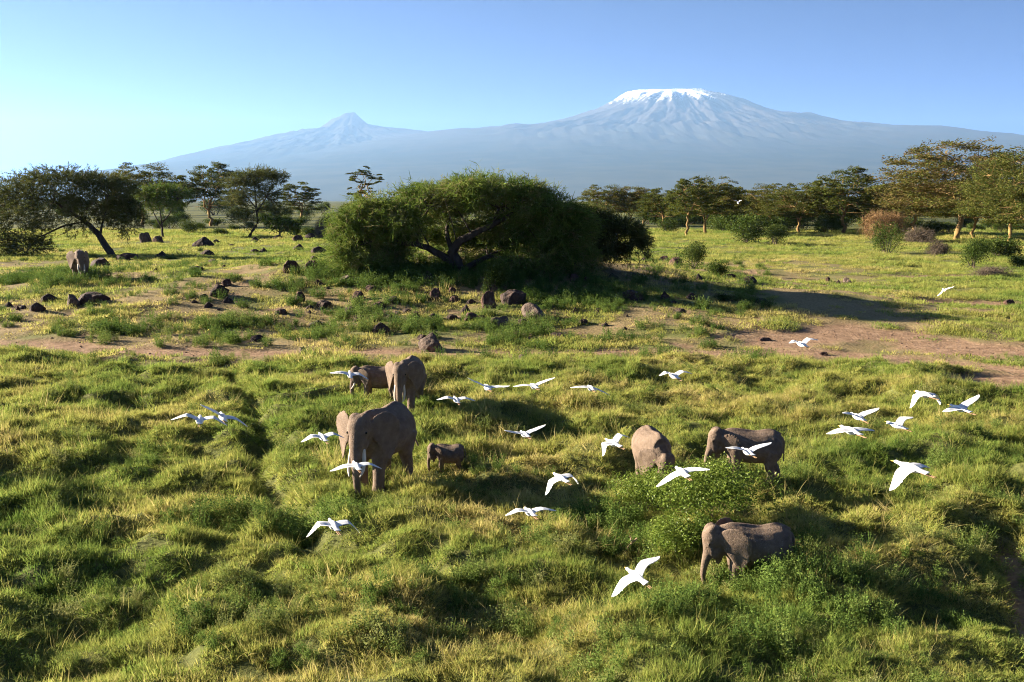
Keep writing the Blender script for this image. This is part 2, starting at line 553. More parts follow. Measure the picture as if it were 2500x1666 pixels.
def leaf_cards(P, size, rs, up=0.5, aspect=1.8):
    """diamond leaves, two triangles each folded along the midrib; P (n,3)"""
    n = len(P)
    nrm = rs.normal(0, 1, (n, 3)); nrm[:, 2] = np.abs(nrm[:, 2]) + up * 2
    nrm /= np.linalg.norm(nrm, axis=1)[:, None]
    t = rs.normal(0, 1, (n, 3)); t -= nrm * np.sum(t * nrm, 1)[:, None]; t /= np.linalg.norm(t, axis=1)[:, None]
    b = np.cross(nrm, t)
    s = (np.asarray(size) * rs.uniform(0.65, 1.3, n))[:, None]
    V = np.stack([P - t * s * 0.5, P + b * s * 0.5 / aspect - nrm * s * 0.08, P + t * s * 0.5, P - b * s * 0.5 / aspect - nrm * s * 0.08], 1)
    F = (np.arange(n)[:, None] * 4 + np.array([0, 1, 2, 3]))
    return V.reshape(-1, 3), F


def weed(rs, h, spread, nstem, nleaf, ls):
    """leafy herb: thin stems with small leaves"""
    parts = []; tint = []
    for i in range(nstem):
        a = rs.uniform(0, 6.28); r = spread * math.sqrt(rs.uniform(0, 1))
        b = np.array([r * math.cos(a) * 0.5, r * math.sin(a) * 0.5, -0.05])
        tip = np.array([r * math.cos(a), r * math.sin(a), h * rs.uniform(0.55, 1.0)])
        ts = rs.uniform(0.15, 1.0, nleaf)
        P = b + (tip - b) * ts[:, None] + rs.normal(0, ls * 0.9, (nleaf, 3))
        v, f = leaf_cards(P, ls, rs, 0.6, 1.6)
        parts.append((v, f)); tint.append(np.repeat(rs.uniform(-0.5, 0.5), len(v)))
        sd = np.array([-math.sin(a), math.cos(a), 0]) * 0.006
        parts.append((np.array([b - sd, b + sd, tip + sd, tip - sd]), np.array([[0, 1, 2, 3]]))); tint.append(np.zeros(4))
    v, f = join(parts)
    return v, f, np.concatenate(tint)


GRASS = leaf_mat('grass_blades', [(0.0, (0.10, 0.175, 0.034)), (0.3, (0.195, 0.265, 0.055)), (0.55, (0.30, 0.325, 0.078)), (0.8, (0.395, 0.36, 0.105)), (1.0, (0.50, 0.41, 0.17))], inst=True, trans=0.48)
WEED = leaf_mat('weed_leaves', [(0.0, (0.075, 0.13, 0.028)), (0.4, (0.13, 0.195, 0.043)), (0.7, (0.195, 0.24, 0.062)), (1.0, (0.28, 0.275, 0.105))], inst=True, trans=0.35)


def source_collection(name, meshes):
    c = bpy.data.collections.new(name)           # kept out of the scene: only read by the grass objects
    for i, me in enumerate(meshes):
        c.objects.link(bpy.data.objects.new('%s_%02d' % (name, i), me))
    return c


def tufts(name, specs, mat, kind):
    out = []
    for i, sp in enumerate(specs):
        rs = np.random.default_rng(100 + i * 13 + len(name))
        v, f, t = blades(*sp, rs) if kind == 'blade' else weed(rs, *sp)
        out.append(mesh_np('%s_%d' % (name, i), v, f, mat, False, {'blade': t}))
    return source_collection(name, out)


C_TALL = tufts('tall_tuft', [(180, 0.36, 0.08, 0.22, 0.015, 0.50), (190, 0.38, 0.07, 0.18, 0.015, 0.70), (160, 0.34, 0.10, 0.29, 0.014, 0.45),
                             (180, 0.40, 0.06, 0.16, 0.016, 0.85), (140, 0.32, 0.11, 0.38, 0.013, 0.55), (180, 0.38, 0.07, 0.20, 0.016, 1.0),
                             (14, 0.30, 0.34, 0.66, 0.009, 0.35), (210, 0.40, 0.05, 0.14, 0.012, 0.7)], GRASS, 'blade')
C_SHORT = tufts('short_tuft', [(120, 0.72, 0.10, 0.24, 0.032, 0.6), (110, 0.76, 0.08, 0.18, 0.036, 0.8), (120, 0.66, 0.14, 0.34, 0.030, 0.55),
                               (100, 0.60, 0.16, 0.40, 0.028, 0.5)], GRASS, 'blade')
C_WEED = tufts('weed_plant', [(0.45, 0.28, 12, 14, 0.055), (0.6, 0.30, 14, 15, 0.06), (0.32, 0.30, 12, 12, 0.05), (0.75, 0.34, 16, 16, 0.065)], WEED, 'weed')


def scatter(name, P, scl, var, tint, coll, tilt=0.12, seed=1, follow=0.85):
    rs = np.random.default_rng(seed)
    n = len(P)
    # lean with the slope of the ground, then spin about the plant's own axis
    e = 0.25
    gx_ = (height(P[:, 0] + e, P[:, 1]) - height(P[:, 0] - e, P[:, 1])) / (2 * e) * follow + rs.normal(0, tilt, n)
    gy_ = (height(P[:, 0], P[:, 1] + e) - height(P[:, 0], P[:, 1] - e)) / (2 * e) * follow + rs.normal(0, tilt, n)
    zc = np.stack([-gx_, -gy_, np.ones(n)], -1); zc /= np.linalg.norm(zc, axis=1)[:, None]
    sp = rs.uniform(0, 6.283, n)
    xc = np.stack([np.cos(sp), np.sin(sp), np.zeros(n)], -1); xc -= zc * np.sum(xc * zc, 1)[:, None]
    xc /= np.linalg.norm(xc, axis=1)[:, None]
    yc = np.cross(zc, xc)
    rot = np.stack([np.arctan2(yc[:, 2], zc[:, 2]), -np.arcsin(np.clip(xc[:, 2], -1, 1)), np.arctan2(xc[:, 1], xc[:, 0])], -1)
    me = bpy.data.meshes.new(name)
    me.vertices.add(n); me.vertices.foreach_set('co', np.asarray(P, np.float32).ravel())
    a = me.attributes.new('rot', 'FLOAT_VECTOR', 'POINT'); a.data.foreach_set('vector', rot.astype(np.float32).ravel())
    a = me.attributes.new('scl', 'FLOAT_VECTOR', 'POINT'); a.data.foreach_set('vector', np.asarray(scl, np.float32).ravel())
    a = me.attributes.new('var', 'INT', 'POINT'); a.data.foreach_set('value', np.asarray(var, np.int32))
    a = me.attributes.new('tint', 'FLOAT', 'POINT'); a.data.foreach_set('value', np.asarray(tint, np.float32))
    o = add_obj(name, me, kind='stuff')
    g = bpy.data.node_groups.new(name + '_nodes', 'GeometryNodeTree')
    g.interface.new_socket('Geometry', in_out='INPUT', socket_type='NodeSocketGeometry')
    g.interface.new_socket('Geometry', in_out='OUTPUT', socket_type='NodeSocketGeometry')
    N, L = g.nodes, g.links
    gi, go = N.new('NodeGroupInput'), N.new('NodeGroupOutput')
    ci = N.new('GeometryNodeCollectionInfo'); ci.inputs['Collection'].default_value = coll
    ci.inputs['Separate Children'].default_value = True; ci.inputs['Reset Children'].default_value = True
    ip = N.new('GeometryNodeInstanceOnPoints'); ip.inputs['Pick Instance'].default_value = True
    def na(nm, ty):
        q = N.new('GeometryNodeInputNamedAttribute'); q.data_type = ty; q.inputs['Name'].default_value = nm
        return q.outputs['Attribute']
    er = N.new('FunctionNodeEulerToRotation')
    L.new(na('rot', 'FLOAT_VECTOR'), er.inputs[0])
    L.new(gi.outputs[0], ip.inputs['Points']); L.new(ci.outputs[0], ip.inputs['Instance'])
    L.new(na('var', 'INT'), ip.inputs['Instance Index']); L.new(er.outputs[0], ip.inputs['Rotation'])
    L.new(na('scl', 'FLOAT_VECTOR'), ip.inputs['Scale']); L.new(ip.outputs[0], go.inputs[0])
    md = o.modifiers.new('tufts', 'NODES'); md.node_group = g
    return o


def sample_band(y0, y1, dens, rs, margin=3.0, half=0.53):
    """random ground points of even density between two distances, over the width the lens could see"""
    w1 = half * y1 + margin
    n = int((y1 - y0) * 2 * w1 * dens)
    x = rs.uniform(-w1, w1, n); y = rs.uniform(y0, y1, n)
    k = np.abs(x) < half * y + margin
    return x[k], y[k]


def near_grass():
    rs = np.random.default_rng(21)
    X, Y = [], []
    for y0, y1, d in ((13, 22, 15), (22, 30, 11.5), (30, 42, 9.5), (42, 60, 8)):
        x, y = sample_band(y0, y1, d, rs); X.append(x); Y.append(y)
    x = np.concatenate(X); y = np.concatenate(Y)
    near, dirt, dry, slope = masks(x, y)
    lush = fbm(x / 2.6, y / 2.2, 61.0, 3)
    keep = (near > rs.uniform(0.15, 0.8, len(x))) & (dirt < 0.45) & (seg_dist(x, y, TRAIL) > 0.22)
    keep &= rs.uniform(0, 1, len(x)) < 0.85 + 0.6 * lush
    x, y, lush = x[keep], y[keep], lush[keep]
    z = height(x, y)
    b1 = fbm(x / 3.4, y / 2.9, 5.0, 2)
    n = len(x)
    s = (0.80 + 0.40 * lush + 0.25 * (b1 - 0.5)) * rs.uniform(0.8, 1.25, n) * (1 + 0.006 * np.clip(y - 20, 0, 40)) * (0.84 + 0.16 * sstep(19, 27, y))
    tall = fbm(x / 5.5, y / 4.5, 71.0, 3)
    yel = fbm(x / 4.5 + 7, y / 3.8, 81.0, 4)
    # yellower, drier grass towards the middle of the view and along the bottom, greener on the left
    bias = 0.10 * np.exp(-((x - 1) / 6) ** 2 - ((y - 24) / 7) ** 2) + 0.05 * np.exp(-((x - 7) / 7) ** 2 - ((y - 42) / 12) ** 2) - 0.05 * sstep(-4, -12, x)
    tint = 0.55 + (yel - 0.5) * 1.0 + bias + rs.normal(0, 0.09, n)
    var = np.where(tall > 0.58, rs.choice([2, 4, 0], n), np.where(tall < 0.42, rs.choice([1, 3, 5], n), rs.choice(6, n)))
    var = np.where(rs.uniform(0, 1, n) < 0.06, 6, np.where(rs.uniform(0, 1, n) < 0.18, 7, var))
    scl = np.stack([s, s, s * rs.uniform(0.65, 1.2, n)], -1)
    return scatter('grass', np.stack([x, y, z], -1), scl, var, np.clip(tint, 0.02, 0.98), C_TALL, 0.22, 3)


def far_grass():
    rs = np.random.default_rng(22)
    X, Y = [], []
    for y0, y1, d in ((52, 75, 3.4), (75, 105, 2.2), (105, 160, 1.1), (160, 300, 0.45)):
        x, y = sample_band(y0, y1, d, rs, 4.0); X.append(x); Y.append(y)
    x = np.concatenate(X); y = np.concatenate(Y)
    near, dirt, dry, slope = masks(x, y)
    n = len(x)
    lush = fbm(x / 5, y / 5, 62.0, 4)
    p = (1 - near) * np.maximum(1 - np.clip(dirt * 1.5, 0, 1), 0.10 * (fbm(x / 1.7, y / 1.7, 19.0, 2) > 0.5)) * np.where(slope > 0.5, 0.05 + 0.85 * lush * (1 - 0.85 * dry), 0.55 + 0.7 * lush)
    keep = rs.uniform(0, 1, n) < p
    x, y, lush, dry, slope = x[keep], y[keep], lush[keep], dry[keep], slope[keep]
    n = len(x)
    s = (0.45 + 0.9 * lush) * rs.uniform(0.7, 1.3, n) * (1 + 0.006 * np.clip(y - 60, 0, 200))
    yel = fbm(x / 9, y / 9, 83.0, 3)
    tint = 0.46 + (yel - 0.5) * 0.8 + 0.24 * dry + 0.12 * slope + 0.10 * sstep(80, 150, y) + rs.normal(0, 0.08, n)
    var = rs.choice(4, n)
    scl = np.stack([s * 1.15, s * 1.15, s * rs.uniform(0.7, 1.2, n)], -1)
    return scatter('meadow_grass', np.stack([x, y, height(x, y)], -1), scl, var, np.clip(tint, 0.02, 0.98), C_SHORT, 0.1, 4)


def weeds():
    rs = np.random.default_rng(23)
    X, Y, S, T = [], [], [], []
    def clump(cx, cy, r, n, s, t):
        a = rs.uniform(0, 6.283, n); q = r * np.sqrt(rs.uniform(0, 1, n))
        X.append(cx + q * np.cos(a) * 1.3); Y.append(cy + q * np.sin(a)); S.append(s * rs.uniform(0.6, 1.2, n)); T.append(np.full(n, t) + rs.normal(0, 0.1, n))
    # leafy clumps over the rocky slope
    for i in range(620):
        py = rs.uniform(600, 850); px = rs.uniform(-60, 1900)
        p = flat_at(px, py, 0.8)
        m = masks(p[0:1], p[1:2])
        if m[1][0] > 0.4 or m[0][0] > 0.3: continue
        clump(p[0], p[1], rs.uniform(0.25, 1.1), rs.integers(3, 16), rs.uniform(0.6, 1.25), rs.uniform(0.1, 0.6))
    # the dense herb layer under the umbrella tree and round the far elephant
    for (px, py, r, n, s, t) in ((900, 668, 4.0, 150, 1.3, 0.3), (1000, 655, 5.0, 190, 1.4, 0.25), (1100, 668, 4.5, 170, 1.4, 0.3), (850, 655, 3.0, 90, 1.2, 0.3),
                                 (1000, 690, 3.5, 110, 1.2, 0.4), (1350, 700, 4.0, 130, 1.2, 0.2), (1450, 720, 4.0, 120, 1.1, 0.2), (1250, 690, 3.0, 90, 1.2, 0.2),
                                 (90, 680, 4.0, 170, 1.3, 0.2), (20, 690, 3.5, 120, 1.2, 0.2), (160, 690, 2.4, 80, 1.3, 0.3), (260, 690, 3.0, 80, 1.1, 0.3), (330, 660, 4.0, 90, 1.0, 0.2),
                                 (1260, 815, 1.8, 70, 1.2, 0.35), (1180, 800, 1.0, 30, 1.0, 0.35), (1400, 740, 2.0, 50, 1.1, 0.3), (1010, 800, 1.3, 40, 1.3, 0.3), (700, 700, 1.2, 40, 1.1, 0.3),
                                 (310, 810, 1.2, 40, 1.2, 0.3), (560, 790, 2.0, 60, 1.1, 0.5), (870, 770, 1.4, 45, 1.1, 0.45), (1570, 640, 3.5, 90, 1.1, 0.2), (1650, 690, 2.0, 40, 1.0, 0.4)):
        p = at(px, py); clump(p[0], p[1], r, n, s, t)
    # broad-leaved weeds among the near tussocks
    for i in range(900):
        y = rs.uniform(15, 56); x = rs.uniform(-0.53, 0.53) * y
        if fbm(np.array([x / 4]), np.array([y / 4]), 44.0, 2)[0] < 0.42: continue
        clump(x, y, rs.uniform(0.3, 0.9), rs.integers(3, 12), rs.uniform(0.35, 0.75), rs.uniform(0.3, 0.9))
    for (px, py, r, n, s) in ((1620, 1480, 0.8, 30, 0.8), (1850, 1460, 1.2, 34, 0.7), (2000, 1450, 1.0, 26, 0.7), (2150, 1400, 1.0, 24, 0.7), (1870, 1560, 0.9, 24, 0.7),
                              (520, 1290, 0.9, 40, 0.9), (760, 1330, 1.0, 40, 0.9), (1930, 1395, 0.7, 26, 0.9), (2080, 1540, 0.8, 30, 0.8), (1460, 1290, 0.9, 36, 0.85), (1750, 1330, 0.7, 24, 0.9),
                              (1560, 1340, 0.8, 34, 0.9), (1770, 1420, 0.35, 12, 0.6), (1815, 1428, 0.4, 16, 0.65), (1850, 1432, 0.5, 16, 0.6), (1920, 1430, 0.5, 16, 0.6), (1960, 1412, 0.4, 10, 0.6)):
        p = at(px, py); clump(p[0], p[1], r, n, s, 0.35)
    x, y, s, t = (np.concatenate(q) for q in (X, Y, S, T))
    n = len(x)
    near, dirt, dry, slope = masks(x, y)
    k = dirt < 0.6
    x, y, s, t = x[k], y[k], s[k], t[k]; n = len(x)
    return scatter('weeds', np.stack([x, y, height(x, y)], -1), np.stack([s] * 3, -1), rs.choice(4, n), np.clip(t, 0.02, 0.98), C_WEED, 0.12, 5)


grass = near_grass()
meadow = far_grass()
weed_cover = weeds()


def clods():
    """loose stones and clods on the track and the slope"""
    import bmesh
    mt = rough_mat('soil_clods', (0.10, 0.06, 0.042), (0.26, 0.165, 0.11), 5, 0.8, 12)
    mes = []
    for i in range(3):
        bm = bmesh.new(); bmesh.ops.create_icosphere(bm, subdivisions=1, radius=1.0)
        v = np.array([q.co[:] for q in bm.verts]); f = np.array([[l.index for l in q.verts] for q in bm.faces]); bm.free()
        r_ = np.random.default_rng(i); v = v * r_.uniform(0.6, 1.2, (len(v), 1)) * np.array([1, 0.8, 0.6])
        me = mesh_np('clod_%d' % i, v, f, mt); a = me.attributes.new('blade', 'FLOAT', 'POINT'); mes.append(me)
    c = source_collection('clod', mes)
    rs = np.random.default_rng(29)
    x, y = sample_band(46, 110, 1.3, rs)
    near, dirt, dry, slope = masks(x, y)
    k = rs.uniform(0, 1, len(x)) < np.maximum(np.clip(dirt, 0, 1) * 0.9, 0.25 * slope) * (1 - near)
    x, y = x[k], y[k]; n = len(x)
    s = 0.025 + 0.09 * rs.uniform(0, 1, n) ** 3.5
    return scatter('clods', np.stack([x, y, height(x, y)], -1), np.stack([s] * 3, -1), rs.choice(3, n), np.zeros(n), c, 0.4, 8)


soil_clods = clods()
# ------------------------------------------------------------------ trees and shrubs
def tube(pts, rad, n=7, cap=True):
    """swept tube along a polyline, quads only"""
    pts = np.asarray(pts, float); rad = np.asarray(rad, float)
    m = len(pts)
    V = []
    ref = np.array([0.31, 0.17, 0.93])
    for i in range(m):
        d = pts[min(i + 1, m - 1)] - pts[max(i - 1, 0)]
        d = d / (np.linalg.norm(d) + 1e-9)
        if abs(d @ ref) > 0.95: r2 = np.array([1.0, 0, 0])
        else: r2 = ref
        u = np.cross(d, r2); u /= np.linalg.norm(u); w = np.cross(d, u)
        a = np.linspace(0, 2 * np.pi, n, endpoint=False)
        V.append(pts[i] + rad[i] * (np.cos(a)[:, None] * u + np.sin(a)[:, None] * w))
    V = np.concatenate(V)
    F = []
    for i in range(m - 1):
        for k in range(n):
            F.append((i * n + k, i * n + (k + 1) % n, (i + 1) * n + (k + 1) % n, (i + 1) * n + k))
    return V, np.array(F)


def bez(p0, p1, p2, n):
    t = np.linspace(0, 1, n)[:, None]
    return (1 - t) ** 2 * p0 + 2 * t * (1 - t) * p1 + t * t * p2


def strands(P, D, L, width, droop, rs, segs=3):
    """fine drooping twigs as narrow ribbons"""
    n = len(P)
    D = D / (np.linalg.norm(D, axis=1)[:, None] + 1e-9)
    sd = np.cross(D, rs.normal(0, 1, (n, 3))); sd /= np.linalg.norm(sd, axis=1)[:, None] + 1e-9
    V = []
    for t in np.linspace(0, 1, segs + 1):
        c = P + D * (L * t)[:, None] - np.array([0, 0, 1]) * (droop * L * t * t)[:, None]
        w = width * (1 - 0.75 * t)
        V += [c - sd * (w / 2)[:, None] if np.ndim(w) else c - sd * w / 2, c + sd * (w / 2)[:, None] if np.ndim(w) else c + sd * w / 2]
    V = np.stack(V, 1); k = V.shape[1]
    F = np.stack([np.arange(n)[:, None] * k + np.array([2 * s, 2 * s + 1, 2 * s + 3, 2 * s + 2]) for s in range(segs)], 1).reshape(-1, 4)
    return V.reshape(-1, 3), F, k


BARK_DARK = rough_mat('dark_bark', (0.035, 0.027, 0.02), (0.085, 0.065, 0.048), 2.5, 0.8, 9, dist=0.06, stretch=(1, 1, 0.3))
BARK_FEVER = rough_mat('yellow_fever_bark', (0.13, 0.07, 0.032), (0.37, 0.25, 0.085), 0.9, 0.5, 6, dist=0.06, stretch=(1, 1, 0.35))
BARK_GREY = rough_mat('grey_stems', (0.10, 0.075, 0.05), (0.20, 0.155, 0.11), 3.0, 0.5, 9)
LEAF_ACACIA = leaf_mat('acacia_leaves', [(0.0, (0.055, 0.095, 0.018)), (0.4, (0.11, 0.17, 0.03)), (0.75, (0.19, 0.245, 0.052)), (1.0, (0.26, 0.23, 0.10))], trans=0.28)
LEAF_ACACIA_OLD = leaf_mat('dusty_acacia_leaves', [(0.0, (0.052, 0.064, 0.02)), (0.45, (0.092, 0.11, 0.032)), (0.8, (0.145, 0.155, 0.048)), (1.0, (0.17, 0.155, 0.075))], trans=0.25)
LEAF_FEVER = leaf_mat('fever_tree_leaves', [(0.0, (0.045, 0.068, 0.017)), (0.35, (0.09, 0.12, 0.026)), (0.6, (0.16, 0.155, 0.04)), (0.8, (0.20, 0.145, 0.056)), (1.0, (0.25, 0.16, 0.085))], trans=0.28, obj_rand=0.0)
LEAF_BUSH = leaf_mat('bush_leaves', [(0.0, (0.035, 0.06, 0.014)), (0.45, (0.07, 0.105, 0.022)), (1.0, (0.14, 0.16, 0.05))], trans=0.25)
LEAF_BRIGHT = leaf_mat('glossy_bush_leaves', [(0.0, (0.075, 0.12, 0.016)), (0.5, (0.15, 0.215, 0.03)), (1.0, (0.26, 0.30, 0.065))], trans=0.3, gloss=0.01, rough=0.45)
TWIG_DRY = leaf_mat('dry_straw_twigs', [(0.0, (0.13, 0.08, 0.04)), (0.5, (0.27, 0.165, 0.08)), (1.0, (0.42, 0.28, 0.14))], trans=0.1)
TWIG_GREY = leaf_mat('grey_dead_twigs', [(0.0, (0.085, 0.065, 0.048)), (0.5, (0.155, 0.12, 0.088)), (1.0, (0.24, 0.19, 0.14))], trans=0.05)


def wiggle(p0, p1, n, amp, rs, sag=0.0):
    t = np.linspace(0, 1, n)[:, None]
    P = p0 + (p1 - p0) * t
    w = rs.normal(0, amp, (n, 3)); w[0] = 0; w[-1] = 0
    P = P + w * np.linalg.norm(p1 - p0) * 0.12
    P[:, 2] += sag * np.sin(t[:, 0] * np.pi) * np.linalg.norm(p1 - p0)
    return P


def tree_thing(name, trunk_me, crown_me, loc, rotz=0.0, scale=1.0, label='', group='', cat='tree', twigs=None):
    e = add_obj(name, None, loc=loc, rot=(0, 0, rotz), scale=scale, label=label, cat=cat, group=group)
    e.empty_display_size = 0.5
    if isinstance(trunk_me, list):
        t = add_obj('trunk', trunk_me[0], e)
        for m in trunk_me[1:]: add_obj('limb', m, t)
    else: add_obj('trunk' if cat == 'tree' else 'stems', trunk_me, e)
    c = add_obj('crown' if cat == 'tree' else 'foliage', crown_me, e)
    if twigs is not None: add_obj('branchwork', twigs, c)
    return e


# --- fever trees: pale yellow limbs, flat leaf pads in tiers
def fever_mesh(seed, H=15.0, R=6.0, npads=60, fork=0.28, tiers=0.36, leaf=0.40, brown=0.0, nleaf=135, lean=0.0, flat=0.30):
    npads = int(npads * 2.1)
    rs = np.random.default_rng(seed)
    parts = []
    base = np.array([0, 0, -0.3]); top = np.array([lean * H * 0.3 + rs.normal(0, 0.3), rs.normal(0, 0.3), fork * H])
    rb = 0.0185 * H
    P = wiggle(base, top, 6, 0.35, rs)
    parts.append(tube(P, np.linspace(rb * 1.25, rb * 0.85, 6), 8))
    nl = rs.integers(4, 7)
    limbs = []
    for i in range(nl):
        a = 2 * np.pi * (i + rs.uniform(-0.3, 0.3)) / nl
        rr = R * rs.uniform(0.25, 0.62)
        tip = np.array([lean * H * 0.45 + rr * math.cos(a), rr * math.sin(a), H * rs.uniform(0.72, 0.92)])
        mid = top + (tip - top) * 0.45 + np.array([math.cos(a), math.sin(a), 0]) * rr * 0.22
        q = bez(top - np.array([0, 0, 0.2]), mid, tip, 8)
        q[1:-1] += rs.normal(0, 0.02 * H, (6, 3)) * np.array([1, 1, 0.4])
        limbs.append(q)
        parts.append(tube(q, np.linspace(rb * 0.55, rb * 0.10, 8), 6))
    pads = []
    for i in range(npads):
        a = rs.uniform(0, 6.283); r = R * math.sqrt(rs.uniform(0.02, 1.0))
        dome = H * (1.0 - 0.30 * (r / R) ** 2.2)
        z = dome - H * (tiers + 0.06) * rs.uniform(0, 1) ** 1.15 + H * 0.02 * rs.normal()
        z = max(z, H * 0.36)
        c = np.array([lean * H * 0.45 + r * math.cos(a), r * math.sin(a), z])
        best = None
        for q in limbs:
            d = np.linalg.norm(q - c, axis=1) + np.maximum(q[:, 2] - c[2], 0) * 2
            k = int(np.argmin(d))
            if best is None or d[k] < best[0]: best = (d[k], q[k])
        b = best[1]
        m = (b + c) / 2 + np.array([0, 0, -0.04 * H]) + rs.normal(0, 0.012 * H, 3)
        parts.append(tube(bez(b, m, c, 4), np.linspace(rb * 0.16, rb * 0.04, 4), 4))
        pads.append(c)
    tv, tf = join(parts)
    LV, LF, LT = [], [], []
    off = 0
    for c in pads:
        pr = rs.uniform(0.10, 0.23) * R
        n = int(nleaf * rs.uniform(0.7, 1.3))
        a = rs.uniform(0, 6.283, n); r = pr * np.sqrt(rs.uniform(0, 1, n))
        tl = rs.normal(0, 0.2, 2)
        ang = rs.uniform(0, 3.14); ex = rs.uniform(1.0, 1.5)
        lx = r * np.cos(a) * ex; ly = r * np.sin(a) / ex
        x = lx * math.cos(ang) - ly * math.sin(ang); y = lx * math.sin(ang) + ly * math.cos(ang)
        z = rs.normal(0, flat * pr * 0.55, n) + tl[0] * x + tl[1] * y - 0.10 * r * r / pr
        v, f = leaf_cards(np.stack([c[0] + x, c[1] + y, c[2] + z], -1), leaf * 0.85, rs, 0.7, 1.5)
        LV.append(v); LF.append(f + off); off += len(v)
        t = np.clip(rs.normal(0.42 + brown * rs.uniform(0.4, 1.6), 0.12, n), 0, 1)
        LT.append(np.repeat(t, 4))
    cv = np.concatenate(LV); cf = np.concatenate(LF)
    return (mesh_np('fever_trunk', tv, tf, BARK_FEVER, True), mesh_np('fever_crown', cv, cf, LEAF_FEVER, False, {'tint': np.concatenate(LT)}))


FEVER = [fever_mesh(11, 15, 6.2, 70, 0.25, 0.36), fever_mesh(12, 15, 6.8, 80, 0.30, 0.42, brown=0.10), fever_mesh(13, 15, 5.0, 58, 0.3, 0.5),
         fever_mesh(14, 15, 7.5, 86, 0.24, 0.38, brown=0.22), fever_mesh(15, 15, 5.8, 64, 0.34, 0.34, lean=0.18), fever_mesh(16, 15, 7.0, 90, 0.22, 0.5, brown=0.06),
         fever_mesh(17, 15, 8.0, 130, 0.28, 0.5, leaf=0.34, brown=0.24, nleaf=135), fever_mesh(18, 15, 8.2, 120, 0.25, 0.55, leaf=0.34, brown=0.05, nleaf=135),
         fever_mesh(19, 15, 2.6, 34, 0.4, 0.62, nleaf=70)]
FEVER_H = 15.0
FEVER_R = [6.2, 6.8, 5.0, 7.5, 5.8, 7.0, 8.0, 8.2, 2.6]


def place_fever(bx, by, topy, width, var, label, rot=0.0, group='fever trees along the far edge of the meadow', name='fever_tree', k=K):
    p = at(bx * k, by * k)
    D = p[1]
    h = (by - topy) * k / FOC * D
    w = width * 1.22 * k / FOC * D
    s = h / FEVER_H
    sx = (w / 2) / (FEVER_R[var] * 1.08)
    return tree_thing(name, FEVER[var][0], FEVER[var][1], p, rot, (sx, sx, s), label, group)


